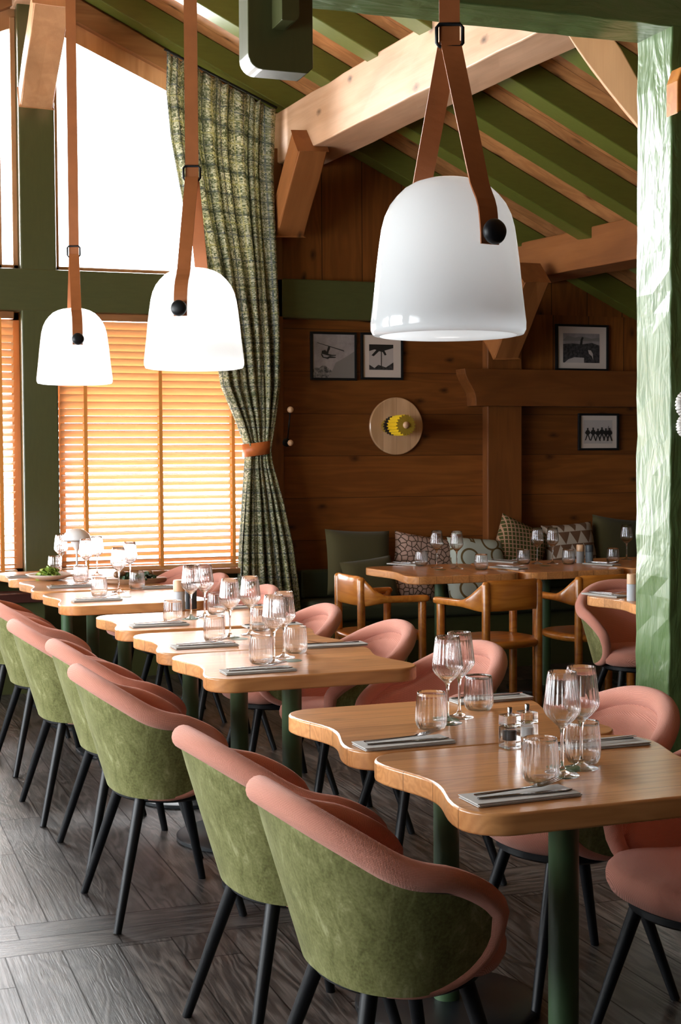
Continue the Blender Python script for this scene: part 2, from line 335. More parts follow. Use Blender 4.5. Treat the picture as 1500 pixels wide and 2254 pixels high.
# ------------------------------------------------------------------ mesh helpers
class MB:
    def __init__(s): s.v = []; s.f = []; s.uv = {}; s.mi = []
    def add(s, vs, fs, uvs=None):
        b = len(s.v); s.v += [tuple(v) for v in vs]
        for k, f in enumerate(fs):
            s.f.append(tuple(b+i for i in f))
            if uvs: s.uv[len(s.f)-1] = uvs[k]
        return b
    def box(s, x0, x1, y0, y1, z0, z1, m=None):
        v = [(x, y, z) for z in (z0, z1) for y in (y0, y1) for x in (x0, x1)]
        if m is not None: v = [m @ Vector(p) for p in v]
        s.add(v, [(0, 2, 3, 1), (4, 5, 7, 6), (0, 1, 5, 4), (2, 6, 7, 3), (0, 4, 6, 2), (1, 3, 7, 5)])
    def tube(s, pts, rad, n=12, caps=True, uvscale=True, closed=False):
        pts = [Vector(p) for p in pts]; m = len(pts)
        if not hasattr(rad, '__len__'): rad = [rad]*m
        rings = []; prev = None; L = [0]
        for i in range(m):
            if closed: t = pts[(i+1) % m]-pts[i-1]
            else: t = pts[min(i+1, m-1)]-pts[max(i-1, 0)]
            t.normalize()
            if prev is None:
                a = Vector((0, 0, 1)) if abs(t.z) < .9 else Vector((1, 0, 0)); nx = t.cross(a).normalized()
            else: nx = (prev - t*prev.dot(t)).normalized()
            prev = nx; ny = t.cross(nx)
            rings.append([pts[i]+(nx*cos(2*pi*k/n)+ny*sin(2*pi*k/n))*rad[i] for k in range(n)])
            if i: L.append(L[-1]+(pts[i]-pts[i-1]).length)
        vs = [p for r in rings for p in r]; fs = []; uvs = []; mr = max(rad)
        for i in range(m if closed else m-1):
            j = (i+1) % m; l0 = L[i]; l1 = L[i+1] if i+1 < m else L[i]+.02
            for k in range(n):
                k2 = (k+1) % n; fs.append((i*n+k, i*n+k2, j*n+k2, j*n+k))
                c0, c1 = 2*pi*mr*k/n, 2*pi*mr*(k+1)/n; uvs.append(((l0, c0), (l0, c1), (l1, c1), (l1, c0)))
        if caps and not closed:
            fs.append(tuple(range(n-1, -1, -1))); uvs.append([(0, 0)]*n); fs.append(tuple((m-1)*n+k for k in range(n))); uvs.append([(0, 0)]*n)
        s.add(vs, fs, uvs)
    def lathe(s, prof, n=32, mod=None, m=None):
        vs = []; fs = []; idx = []
        for (r, z) in prof:
            if r < 1e-6: idx.append([len(vs)]*n); vs.append(Vector((0, 0, z)))
            else:
                row = []
                for k in range(n):
                    a = 2*pi*k/n; rr = r*(1+(mod(a, z) if mod else 0)); row.append(len(vs)); vs.append(Vector((rr*cos(a), rr*sin(a), z)))
                idx.append(row)
        for i in range(len(prof)-1):
            for k in range(n):
                k2 = (k+1) % n; q = [idx[i][k], idx[i][k2], idx[i+1][k2], idx[i+1][k]]; u = []
                for x in q:
                    if x not in u: u.append(x)
                if len(u) > 2: fs.append(tuple(u))
        if m is not None: vs = [m @ v for v in vs]
        s.add(vs, fs)
    def grid(s, fn, nu, nv, uvf=None):
        vs = []; fs = []; uvs = []
        for j in range(nv+1):
            for i in range(nu+1): vs.append(fn(i/nu, j/nv))
        for j in range(nv):
            for i in range(nu):
                a = j*(nu+1)+i; fs.append((a, a+1, a+nu+2, a+nu+1))
                if uvf: uvs.append((uvf(i/nu, j/nv), uvf((i+1)/nu, j/nv), uvf((i+1)/nu, (j+1)/nv), uvf(i/nu, (j+1)/nv)))
        s.add(vs, fs, uvs or None)
    def prism(s, poly, a0, a1, fr=None):
        """polygon (list of 2D points) extruded along third axis; fr maps (x,y,h) to 3D"""
        fr = fr or (lambda x, y, h: (x, y, h)); n = len(poly)
        s.add([fr(x, y, a0) for x, y in poly]+[fr(x, y, a1) for x, y in poly],
              [tuple(range(n-1, -1, -1)), tuple(range(n, 2*n))]+[(i, (i+1) % n, n+(i+1) % n, n+i) for i in range(n)])
    def build(s, name, mat, parent=None, smooth=False, bevel=0, loc=None, sharp=None, subsurf=0, segs=2):
        me = bpy.data.meshes.new(name); me.from_pydata(s.v, [], s.f); me.validate(clean_customdata=False)
        if s.uv and len(me.polygons) == len(s.f):
            ul = me.uv_layers.new(name='UVMap')
            for p in me.polygons:
                q = s.uv.get(p.index)
                if q:
                    for li, c in zip(p.loop_indices, q): ul.data[li].uv = c
        if smooth:
            for p in me.polygons: p.use_smooth = True
            if sharp: me.set_sharp_from_angle(angle=radians(sharp))
        me.materials.append(MT[mat] if isinstance(mat, str) else mat)
        o = bpy.data.objects.new(name, me); C.objects.link(o)
        if parent is not None: o.parent = parent
        if loc is not None: o.location = loc
        if subsurf: md = o.modifiers.new('s', 'SUBSURF'); md.levels = subsurf; md.render_levels = subsurf
        if bevel: md = o.modifiers.new('b', 'BEVEL'); md.width = bevel; md.segments = segs; md.limit_method = 'ANGLE'; md.angle_limit = radians(40)
        return o
def thing(name, label, cat, loc=(0, 0, 0), rz=0, group=None):
    o = bpy.data.objects.new(name, None); C.objects.link(o); o.empty_display_size = .05
    o.location = loc; o.rotation_euler = (0, 0, rz); tag(o, label, cat, group); return o
def tag(o, label, cat, group=None):
    o['label'] = label; o['category'] = cat
    if group: o['group'] = group
    return o
def struct(o): o['kind'] = 'structure'; return o
def dup(root, loc, rz=0, label=None, group=None, parent=None):
    r = root.copy(); C.objects.link(r); r.location = loc; r.rotation_euler = (0, 0, rz)
    if label: r['label'] = label
    if group: r['group'] = group
    for ch in list(root.children):
        c = ch.copy(); C.objects.link(c); c.parent = r
        for g in list(ch.children):
            d = g.copy(); C.objects.link(d); d.parent = c
    return r
def axis_m(p0, p1, upv=(0, 0, 1)):
    """matrix whose local Y runs p0->p1, Z close to upv, origin p0"""
    p0, p1 = Vector(p0), Vector(p1); y = (p1-p0).normalized(); x = y.cross(Vector(upv)).normalized(); z = x.cross(y)
    return Matrix(((x.x, y.x, z.x, p0.x), (x.y, y.y, z.y, p0.y), (x.z, y.z, z.z, p0.z), (0, 0, 0, 1))), (p1-p0).length
def timber(name, p0, p1, w, h, mat, upv=(0, 0, 1), rough_amp=.0035, parent=None, bevel=.008):
    """a hewn beam: gently wavy faces, local mesh placed with matrix"""
    m, L = axis_m(p0, p1, upv); n = max(2, int(L/.22)); b = MB(); rnd = random.Random(name+str(round(L, 2)))
    prof = [(-w/2, -h/2), (0, -h/2), (w/2, -h/2), (w/2, 0), (w/2, h/2), (0, h/2), (-w/2, h/2), (-w/2, 0)]; vs = []
    for i in range(n+1):
        for (x, z) in prof: vs.append((x+rnd.uniform(-1, 1)*rough_amp, L*i/n, z+rnd.uniform(-1, 1)*rough_amp))
    fs = [(i*8+k, i*8+(k+1) % 8, (i+1)*8+(k+1) % 8, (i+1)*8+k) for i in range(n) for k in range(8)]
    fs += [tuple(range(8)), tuple(n*8+k for k in range(7, -1, -1))]
    b.add(vs, fs); o = b.build(name, mat, parent, bevel=bevel); o.matrix_world = m; return o

# ================================================================== THE ROOM
YW = 9.1; RX, RZ, SL = 1.29, 4.455, .475          # gable wall plane, ridge position, roof slope (rafter undersides)
def roofz(x): return RZ - SL*abs(x-RX)
fl = MB(); fl.box(-2.7, 7.0, -3.2, 9.2, -.1, 0); struct(fl.build('floor', 'floor'))
XL, XR = -2.6, 6.7
def gable_poly(x0, x1, z0, extra=.16):
    xs = [x0]+([RX] if x0 < RX < x1 else [])+[x1]; return [(x0, z0), (x1, z0)]+[(x, roofz(x)+extra) for x in reversed(xs)]
# gable wall: low panel under the windows, boards right of the windows
w = MB(); w.box(XL, 2.72, YW, YW+.2, 0, .68); struct(w.build('wall_back_panel', 'green_x'))
w = MB(); w.box(2.68, XR, YW, YW+.2, 0, 2.40); struct(w.build('wall_back', 'wall_h'))
w = MB(); w.prism([(2.68, 2.40), (XR, 2.40), (XR, roofz(XR)+.2), (XR-.01, 2.41), (2.68, roofz(2.68)+.16)] if roofz(XR) < 2.2 else gable_poly(2.68, XR, 2.40), YW, YW+.2, lambda x, z, h: (x, h, z))
struct(w.build('wall_back_upper', 'wall_v'))
# boards right of post 2 above the ledger beam stand upright
w = MB(); w.box(4.60, 6.6, YW-.025, YW-.001, 2.02, 2.42); struct(w.build('wall_back_boards', 'wall_v'))
w = MB(); w.box(XL, -1.1, YW, YW+.2, .68, 3.3); struct(w.build('wall_back_left', 'green'))
# sill
w = MB(); w.box(-1.1, 2.72, YW-.2, YW+.1, .665, .70); struct(w.build('trim_sill', 'frame_h', bevel=.006))
# green framing
w = MB(); w.box(XL, 4.4, YW-.09, YW+.1, 2.34, 2.60); struct(w.build('trim_beam', 'green_x', bevel=.008))
w = MB(); w.box(1.18, 1.40, YW-.085, YW+.12, .70, roofz(1.3)+.02); struct(w.build('trim_post', 'green', bevel=.008))
# sloping brown boards over the upper windows
for sgn, nm in ((1, 'trim_gable_right'), (-1, 'trim_gable_left')):
    xa, xb = (1.40, 2.75) if sgn > 0 else (1.18, -1.1)
    w = MB(); w.prism([(xa, roofz(xa)-.02), (xb, roofz(xb)-.02), (xb, roofz(xb)-.13), (xa, roofz(xa)-.17)][::sgn], YW-.03, YW+.14, lambda x, z, h: (x, h, z)); w.prism([(RX, roofz(RX)+.19), (xb, roofz(xb)+.19), (xb, roofz(xb)-.03), (RX, roofz(RX)-.03)][::sgn], YW+.0, YW+.2, lambda x, z, h: (x, h, z)); struct(w.build(nm, 'frame_h'))
    w = MB(); w.prism([(xa, roofz(xa)-.16), (xb, roofz(xb)-.12), (xb, roofz(xb)-.23), (xa, roofz(xa)-.29)][::sgn], YW+.03, YW+.12, lambda x, z, h: (x, h, z)); struct(w.build(nm+'_frame', 'frame'))
# windows: frames + panes
def window(n, x0, x1, z0, z1, slope=False, mull=()):
    r = bpy.data.objects.new('window_%d' % n, None); C.objects.link(r); struct(r)
    m = MB(); t = .055; y0, y1 = YW+.02, YW+.1
    if not slope:
        m.box(x0, x0+t, y0, y1, z0, z1); m.box(x1-t, x1, y0, y1, z0, z1); m.box(x0, x1, y0, y1, z1-t, z1); m.box(x0, x1, y0, y1, z0, z0+t*.6)
        for q in mull: m.box(q, q+.05, y0, y1, z0, z1)
    else:
        m.box(x0, x1, y0, y1, z0, z0+.035)
        for xx in (x0, x1-t*.6): m.box(xx, xx+t*.6, y0, y1, z0, min(roofz(xx), roofz(xx+t))-.22)
        for q in mull: m.box(q, q+.05, y0, y1, z0, roofz(q)-.2)
    m.build('window_frame', 'frame', r, bevel=.004)
    g = MB()
    if slope: g.prism([(x0, z0), (x1, z0), (x1, roofz(x1)-.15), (x0, roofz(x0)-.15)], YW+.06, YW+.066, lambda x, z, h: (x, h, z))
    else: g.box(x0, x1, YW+.06, YW+.066, z0, z1)
    g.build('window_pane', 'pane', r); return r
window(1, 1.40, 2.72, .70, 2.34); window(2, -1.1, 1.18, .70, 2.34, mull=(.0,))
window(3, 1.40, 2.72, 2.60, 3.9, True); window(4, -1.1, 1.18, 2.60, 3.9, True, mull=(1.03, .0))
# left wall with its long band of windows
w = MB(); w.box(XL-.2, XL, -3.2, YW, 0, .75); w.box(XL-.2, XL, -3.2, YW, 2.55, roofz(XL)+.3 if roofz(XL) > 2.4 else 2.8)
for y, dy in ((-3.2, 4.2), (2.3, .8), (4.9, .3), (6.9, .3), (8.8, .3)): w.box(XL-.2, XL, y, y+dy, .75, 2.55)
struct(w.build('wall_left', 'green'))
r = bpy.data.objects.new('window_5', None); C.objects.link(r); struct(r)
g = MB(); g.box(XL-.1, XL-.09, 1.0, YW, .75, 2.55); g.build('window_pane', 'pane', r)
w = MB(); w.box(XR, XR+.2, -3.2, YW+.2, 0, 3.2); struct(w.build('wall_right', 'plaster'))
w = MB(); w.box(XL-.2, XR+.2, -3.4, -3.2, 0, 5.0); struct(w.build('wall_front', 'plaster'))
# roof deck, one slab for each slope
for sgn, nm in ((1, 'ceiling_right'), (-1, 'ceiling_left')):
    xe = 7.0 if sgn > 0 else -3.0; z0 = RZ+.168
    w = MB(); w.prism([(RX, z0), (xe, z0-SL*abs(xe-RX)), (xe, z0+.1-SL*abs(xe-RX)), (RX, z0+.1)], -3.4, 9.4, lambda x, z, h: (x, h, z)); struct(w.build(nm, 'deck'))
# rafters
ry = [9.02, 8.24, 7.56, 6.92, 6.28, 5.64, 5.0, 4.36, 3.7, 3.05, 2.4]
for i, y in enumerate(ry):
    for sgn in (1, -1):
        xe = 6.7 if sgn > 0 else -2.6; L = abs(xe-RX)
        w = MB(); zt = .165
        w.prism([(RX, RZ), (xe, RZ-SL*L), (xe, RZ-SL*L+zt), (RX, RZ+zt)][::sgn], y-.075, y+.075, lambda x, z, h: (x, h, z))
        o = w.build('rafter', 'rafter', bevel=.006)
        if i < 9 and sgn > 0:
            wh = ['against the gable wall', 'second from the gable wall', 'third from the gable wall', 'fourth from the gable wall', 'fifth from the gable wall', 'sixth from the gable wall', 'seventh from the gable wall', 'eighth from the gable wall', 'nearest of the row'][i]
            tag(o, 'green painted roof rafter of the right slope, '+wh, 'rafter', 'green roof rafters')
        else:
            o.name = 'trim_%d' % (20+i*2+(sgn > 0)); struct(o)
# ridge beam, purlins and their braces
o = timber('ridge_beam', (1.29, 9.1, 4.33), (1.29, 3, 4.33), .26, .22, 'timber'); tag(o, 'pale ridge timber at the very top left of the room', 'beam')
d1 = (atD(953, 122, 7.42)-atD(602, 310, 9.45)); p0 = atD(602, 310, 9.45); p0 = Vector((3.0, 9.08, 3.515)); d1 = Vector((.235, -3.2, 0)).normalized()
o = timber('roof_purlin', p0, p0+d1*6.2, .30, .335, 'timber'); tag(o, 'thick pale hewn roof beam crossing over the big white lamp', 'beam', )
p2 = Vector((4.74, 9.08, 2.772)); o = timber('roof_purlin', p2, p2+Vector((.215, -1.6, 0)).normalized()*5.0, .29, .262, 'brace'); tag(o, 'lower shaded roof beam meeting the hewn green pillar', 'beam')  # darker wood than the upper purlin: its shade is put into the colour
a, b_ = aty(632, 500, 8.98), aty(683, 310, 8.45)
o = timber('knee_brace', a, b_, .19, .19, 'brace', (0, 1, 0)); tag(o, 'slanting wooden brace between curtain top and thick pale beam', 'brace')
a, b_ = aty(1105, 770, 8.98), aty(1172, 600, 8.5)
o = timber('knee_brace', a, b_, .19, .19, 'brace', (0, 1, 0)); tag(o, 'slanting wooden brace under the lower shaded beam behind the big lamp', 'brace')
a, b_ = aty(78, 218, 8.93), aty(112, -10, 8.35)
o = timber('knee_brace', a, b_, .20, .17, 'timber_z', (0, 1, 0)); tag(o, 'pale wooden brace hanging at the top of the green window post', 'brace')
# wall posts and ledger
w = MB(); w.box(2.66, 2.885, YW-.09, YW-.0, 0, 3.45); tag(w.build('wall_post', 'post', bevel=.008), 'brown wooden wall post beside the curtain with the ball hook', 'post')
w = MB(); w.box(4.38, 4.65, YW-.09, YW-.0, 0, 2.75); tag(w.build('wall_post', 'post', bevel=.008), 'brown wooden wall post crossed by the ledger beam', 'post')
og = [(4.175, 2.022), (4.18, 1.985), (4.195, 1.95), (4.225, 1.90), (4.25, 1.86), (4.26, 1.82), (4.262, 1.765)]
w = MB(); w.prism([(6.6, 1.765), (6.6, 2.022)]+og, YW-.15, YW, lambda x, z, h: (x, h, z)); tag(w.build('ledger_beam', 'beam_x', bevel=.004), 'brown ledger beam with a curved end on the board wall', 'beam')

# hewn green pillar and lintel in the foreground
PX, PY0, PY1 = 2.775, 4.265, 4.485
def hewn_box(name, x0, x1, y0, y1, z0, z1, mat, along='Z', amp=.006, seed=1):
    rnd = random.Random(seed); L = (z1-z0) if along == 'Z' else (x1-x0); n = int(L/.07); b = MB(); vs = []
    if along == 'Z': prof = [(x0, y0), ((x0+x1)/2, y0), (x1, y0), (x1, (y0+y1)/2), (x1, y1), ((x0+x1)/2, y1), (x0, y1), (x0, (y0+y1)/2)]
    else: prof = [(y0, z0), ((y0+y1)/2, z0), (y1, z0), (y1, (z0+z1)/2), (y1, z1), ((y0+y1)/2, z1), (y0, z1), (y0, (z0+z1)/2)]
    for i in range(n+1):
        for (a, c) in prof:
            a += rnd.uniform(-1, 1)*amp*.5; c += rnd.uniform(-1, 1)*amp*.5
            vs.append((a, c, z0+L*i/n) if along == 'Z' else (x0+L*i/n, a, c))
    fs = [(i*8+k, i*8+(k+1) % 8, (i+1)*8+(k+1) % 8, (i+1)*8+k) for i in range(n) for k in range(8)]+[tuple(range(7, -1, -1)), tuple(n*8+k for k in range(8))]
    b.add(vs, fs); return b.build(name, mat, bevel=.006, segs=3)
tag(hewn_box('pillar', PX, PX+.25, PY0, PY1, 0, 2.93, 'greenhewn'), 'glossy green hewn timber pillar on the right', 'pillar')
tag(hewn_box('lintel_beam', 1.30, PX+.6, PY0, PY1, 2.905, 3.16, 'greenhewn_x', 'X', .004, 4), 'dark green beam across the top resting on the hewn pillar', 'beam')
# hanging post foot with rounded corners
a = aty(547, 150, 4.17); b_ = aty(690, 154, 4.17); zb = a.z-.0; xa, xb = a.x, b_.x; rr = .045; P = []
for k in range(7): t = pi+k*pi/12; P.append((xa+rr+rr*cos(t), zb+rr+rr*sin(t)))
P += [(xb-.018, zb), (xb, zb+.018)]; P += [(xb, 3.3), (xa, 3.3)]
w = MB(); w.prism(P, 4.17, 4.27, lambda x, z, h: (x, h, z)); rootp = w.build('hanging_post', 'green', bevel=.003); tag(rootp, 'dark green hanging post foot with rounded corners at the top', 'post')
a = aty(621, 44, 4.07); b_ = aty(660, 40, 4.07); rr = .02; P = [(a.x, 3.3), (a.x, a.z)]+[(b_.x-rr+rr*sin(k*pi/8), a.z+rr-rr*cos(k*pi/8)) for k in range(5)]+[(b_.x, 3.3)]
w = MB(); w.prism(P[::-1], 4.07, 4.17, lambda x, z, h: (x, h, z)); w.build('tenon', 'green', rootp, bevel=.002)
# curved pale brace behind the pillar
pn = (-.62, -.78, 0); pp = (2.75, 4.75, 2.9)
def bp(x, y): return atplane(x, y, pp, pn)
cl = [bp(*q) for q in ((1190, -20), (1225, 35), (1258, 88), (1290, 134), (1325, 180), (1360, 224), (1395, 266), (1430, 310), (1450, 350))]
cr = [bp(*q) for q in ((1290, -20), (1320, 28), (1348, 80), (1368, 108), (1385, 138), (1400, 165), (1425, 210), (1450, 250), (1465, 290))]
w = MB(); nv = Vector(pn).normalized()*-.14; vs = cl+cr+[v+nv for v in cl]+[v+nv for v in cr]; n = len(cl); fs = []
for i in range(n-1): fs += [(i, n+i, n+i+1, i+1), (2*n+i, 2*n+i+1, 3*n+i+1, 3*n+i), (i, i+1, 2*n+i+1, 2*n+i), (n+i, 3*n+i, 3*n+i+1, n+i+1)]
fs += [(0, 2*n, 3*n, n), (n-1, 2*n-1, 4*n-1, 3*n-1)]
w.add(vs, fs); tag(w.build('curved_brace', 'timber_z', bevel=.004), 'curved pale brace tucked behind the green pillar top', 'brace')

# window shelf left
w = MB(); w.box(-1.0, 1.27, 8.66, 8.89, .555, .61); r = thing('window_bench', 'dark maroon bench under the windows behind the left chairs', 'bench', (0, 0, 0)); w.build('seat', 'shelf', r, bevel=.006)
w = MB(); w.box(-1.0, 1.25, 8.70, 8.88, 0, .555); w.build('base', 'green_x', r)

# ------------------------------------------------------------------ blinds
def blind(x0, x1, zt, zb, label, opened=0):
    r = thing('venetian_blind', label, 'blind', (0, 0, 0), 0, 'wooden blinds in the lower windows'); yb = YW-.045
    m = MB(); m.box(x0, x1, yb-.03, yb+.03, zt-.045, zt); m.build('head_rail', 'frame_h', r, bevel=.004)
    m = MB(); n = int((zt-.07-zb)/.0455); w_ = .054
    for i in range(n):
        z = zt-.075-i*.0455; t = i/n; tau = radians(66-38*min(1, max(0, (t-.02)/.75))-opened); prof = []
        for k in range(7):
            q = (k/6-.5)*w_; bow = .0035*(1-(2*k/6-1)**2); prof.append((-q*-cos(tau)*1.0, -q*sin(tau)+bow))
        vs = []; 
        for (dy, dz) in prof: vs += [(x0+.004, yb+dy, z+dz), (x1-.004, yb+dy, z+dz)]
        for (dy, dz) in prof: vs += [(x0+.004, yb+dy, z+dz-.0028), (x1-.004, yb+dy, z+dz-.0028)]
        fs = []
        for k in range(6):
            a = 2*k; fs += [(a, a+1, a+3, a+2), (14+a, 14+a+2, 14+a+3, 14+a+1)]
        fs += [(0, 14, 15, 1), (12, 13, 27, 26), (0, 2, 16, 14)]
        m.add(vs, fs)
    m.build('slats', 'slat', r, smooth=True, sharp=30)
    m = MB(); m.box(x0, x1, yb-.025, yb+.025, zb-.02, zb+.01); m.build('bottom_rail', 'slat', r, bevel=.004)
    for fx in ((.125, .5, .875) if x1-x0 < 1.6 else (.2, .5, .955)):
        x = x0+(x1-x0)*fx; m = MB()
        for yy in (-.030, .028): m.box(x-.011, x+.011, yb+yy-.0008, yb+yy+.0008, zb, zt-.04)
        m.build('ladder_tape', 'tape', r)
blind(1.41, 2.70, 2.335, .715, 'honey coloured wooden blind in the wide window beside the curtain')
blind(-.85, 1.135, 2.335, .715, 'wooden blind in the window at the left photo edge', 16)

# ------------------------------------------------------------------ curtain
rows = [(116, 365, 243, 604), (200, 362, 300, 602), (300, 372, 380, 600), (450, 400, 480, 603), (600, 440, 610, 607), (750, 470, 750, 612), (850, 487, 850, 611),
        (930, 522, 930, 600), (985, 543, 990, 590), (1020, 541, 1020, 594), (1100, 534, 1100, 617), (1200, 527, 1200, 640), (1300, 525, 1300, 655), (1400, 523, 1400, 665), (1480, 521, 1480, 672)]
R3 = [(aty(a[1], a[0], 8.9), aty(a[3], a[2], 8.9)) for a in rows]
zs = []; acc = 0
for i, (l, rr_) in enumerate(R3):
    if i: acc += ((R3[i-1][1]-rr_).length+(R3[i-1][0]-l).length)/2
    zs.append(acc)
def cur(u, t):
    s_ = t*zs[-1]; i = 0
    while i < len(zs)-2 and zs[i+1] < s_: i += 1
    q = (s_-zs[i])/(zs[i+1]-zs[i]); q = q*q*(3-2*q)*.4+q*.6
    l = R3[i][0].lerp(R3[i+1][0], q); r_ = R3[i][1].lerp(R3[i+1][1], q); wdt = (r_-l).length
    pinch = math.exp(-(t/.05)**2)
    uu = u+.02*sin(2*pi*3*u+t*5); p = l.lerp(r_, max(0, min(1, uu)))
    amp = (.03+.022*(1-min(1, wdt/.7)))*(1-.25*pinch); ph = 2*pi*7*u+.8*sin(t*7)
    y = amp*sin(ph)+.012*sin(2*pi*17*u+2+3*t); y -= .02*pinch*max(0, sin(ph))**.5 if sin(ph) > 0 else 0
    p = p+Vector((.012*cos(ph), y, .012*pinch*cos(2*ph))); return p
m = MB(); m.grid(lambda u, v: cur(u, v), 150, 110, lambda u, v: (u*1.35, v*zs[-1]))
cr_ = thing('curtain', 'long green tweed curtain gathered beside the blind window', 'curtain'); co_ = m.build('curtain_panel', 'tweed', cr_, smooth=True)
md = co_.modifiers.new('t', 'SOLIDIFY'); md.thickness = .003
tz = aty(565, 988, 8.9); m = MB(); wv = .088
pts = [(tz.x+wv*cos(a)*1.08, tz.y+.075*sin(a), tz.z+.012*cos(a)) for a in [2*pi*k/40 for k in range(40)]]
vs = []
for p in pts: vs += [(p[0], p[1], p[2]-.042), (p[0], p[1], p[2]+.042)]
m.add(vs, [(2*i, 2*((i+1) % 40), 2*((i+1) % 40)+1, 2*i+1) for i in range(40)])
o = m.build('curtain_tie', 'orangeleather', cr_, smooth=True); md = o.modifiers.new('t', 'SOLIDIFY'); md.thickness = .004; o['label'] = 'orange leather tie band'
m = MB(); a, b_ = aty(362, 108, 8.97), aty(610, 238, 8.97); m.tube([a, b_], .009, 8); m.build('curtain_track', 'black', cr_)

# ================================================================== FURNITURE
def smooth_step(x): x = max(0, min(1, x)); return x*x*(3-2*x)
LH = .50                                          # half the unrolled length of the shell
def shell_pt(s, z, off=0.0):
    """s in [-1,1] round the shell from back centre to each arm tip; z height; off = inward offset"""
    k = (z-.39)/.41; a = .150+.120*k; b = .218+.075*min(1, k*1.45)
    Lq = 1.5708*(a+b)/2; l = abs(s)*LH; sg = 1 if s >= 0 else -1
    if l < Lq:
        ph = l/Lq*pi/2; ex = .88
        x = -a*cos(ph)**ex; y = b*sin(ph)**ex if ph > 0 else 0
        nx, ny = -cos(ph)/a, sin(ph)/b; q = sqrt(nx*nx+ny*ny); nx /= q; ny /= q
    else:
        d = l-Lq; x = d*.97; y = b-.35*d*d*1.6; nx, ny = d*.5, 1; q = sqrt(nx*nx+1); nx /= q; ny /= q
    lean = 0
    return Vector((x-off*nx+lean, sg*(y-off*ny), z))
ZC = .548
ZS = [0, .1, .2, .3, .4, .5, .6, .65, .7, .8, .9, 1.1]; ZV = [.764, .761, .752, .737, .718, .694, .666, .655, .649, .638, .624, .60]
def ztop(s):
    s = abs(s); z = sum(float(np.interp(abs(s+d), ZS, ZV)) for d in (-.06, -.03, 0, .03, .06))/5
    if s > .78: q = (s-.78)/.22; z = ZC+(z-ZC)*sqrt(max(0, 1-q*q))
    return z
def zbot(s):
    s = abs(s); z = .392
    if s > .50: q = (s-.50)/.50; z = ZC-(ZC-z)*(max(0, 1-q**2.2))**.6
    return z
def sv(u): 
    t = 2*u-1; return sin(t*pi/2)*.35+t*.65 if False else (1 if t > 0 else -1)*(1-(1-abs(t))**1.35)
def make_tub(label):
    t = thing('tub_chair', label, 'chair')
    # green outer shell
    m = MB(); m.grid(lambda u, v: shell_pt(sv(u), zbot(sv(u))+(ztop(sv(u))-zbot(sv(u)))*v), 64, 14)
    o_shell = m.build('shell', 'velvet', t, smooth=True)
    # inner padding
    def inner(u, v):
        s = sv(u); z0, z1 = zbot(s), ztop(s); z = z0+(z1-z0)*v
        e = min(1, min(v, 1-v)*(z1-z0)/.05, (1-abs(s))*LH/.05); e = max(0, e); off = .012+.030*smooth_step(e)
        off -= .016*math.exp(-((min((1-v)*(z1-z0), (1-abs(s))*LH)-.045)/.008)**2)
        return shell_pt(s, z, off)
    m = MB(); m.grid(inner, 96, 40, lambda u, v: (sv(u)*LH, zbot(sv(u))+(ztop(sv(u))-zbot(sv(u)))*v))
    m.build('backrest_padding', 'pink', t, smooth=True)
    # padded rim
    pts = []; rad = []; N = 44
    ss = [1-(1-i/N)**1.5 for i in range(N+1)]
    seq = [(-s, 1) for s in reversed(ss)]+[(s, 1) for s in ss[1:]]
    for s, _ in seq: pts.append(shell_pt(s, ztop(s)-.004, .014)); rad.append(.0295-.004*smooth_step((abs(s)-.6)/.3))
    def low(sg):
        out = []
        for i in range(1, 16):
            s = 1-i/15*.62; out.append((shell_pt(sg*s, zbot(s)+.004, .014), .0235-.014*(i/15)))
        return out
    R_ = low(1); L_ = low(-1); pts = [p for p, _ in reversed(L_)]+pts+[p for p, _ in R_]; rad = [q for _, q in reversed(L_)]+rad+[q for _, q in R_]
    m = MB(); m.tube(pts, rad, 16); m.build('padded_rim', 'pink', t, smooth=True)
    # dark piping between rim and velvet
    pp_ = [shell_pt(s, ztop(s)-.030+.012*smooth_step((abs(s)-.8)/.2), -.0015) for s in [-.93+1.86*i/60 for i in range(61)]]
    m = MB(); m.tube(pp_, .0028, 6); m.build('piping', 'seam', o_shell, smooth=True)
    # seat cushion
    m = MB(); prof = [(0, .395), (.6, .395), (.86, .398), (.955, .408), (.995, .428), (1.0, .444), (.985, .458), (.94, .470), (.85, .478), (.6, .484), (.3, .485), (0, .485)]
    vs = []; fs = []; n = 56; uv = []
    for (r_, z) in prof:
        for k in range(n):
            a = 2*pi*k/n; c, s_ = cos(a), sin(a); e = 2/2.5
            x = (.244 if c > 0 else .135)*abs(c)**e*(1 if c > 0 else -1)*r_; y = (.180+.060*smooth_step((x+.00)/.14))*abs(s_)**e*(1 if s_ > 0 else -1)*r_; vs.append((x, y, z))
    for i in range(len(prof)-1):
        for k in range(n):
            k2 = (k+1) % n; q = (i*n+k, i*n+k2, (i+1)*n+k2, (i+1)*n+k); fs.append(q)
            uv.append([(vs[j][0], vs[j][1]+vs[j][2]*1.0) for j in q])
    m.add(vs, fs, uv); m.build('seat_cushion', 'pink', t, smooth=True)
    m = MB(); m.lathe([(0, .368), (.160, .368), (.172, .376), (.172, .392), (.165, .398), (0, .398)], 40, m=Matrix.Translation((.035, 0, 0)) @ Matrix.Scale(1.08, 4, (0, 1, 0))); m.build('seat_frame', 'black', t, smooth=True, sharp=30)
    for (x, y, fx, fy) in ((-.085, .12, -.19, .222), (-.085, -.12, -.19, -.222), (.12, .13, .215, .215), (.12, -.13, .215, -.215)):
        m = MB(); m.tube([(x, y, .385), ((x+fx)/2, (y+fy)/2, .195), (fx, fy, .0)], [.0185, .016, .0125], 14); m.build('leg', 'black', t, smooth=True, sharp=50)
    return t
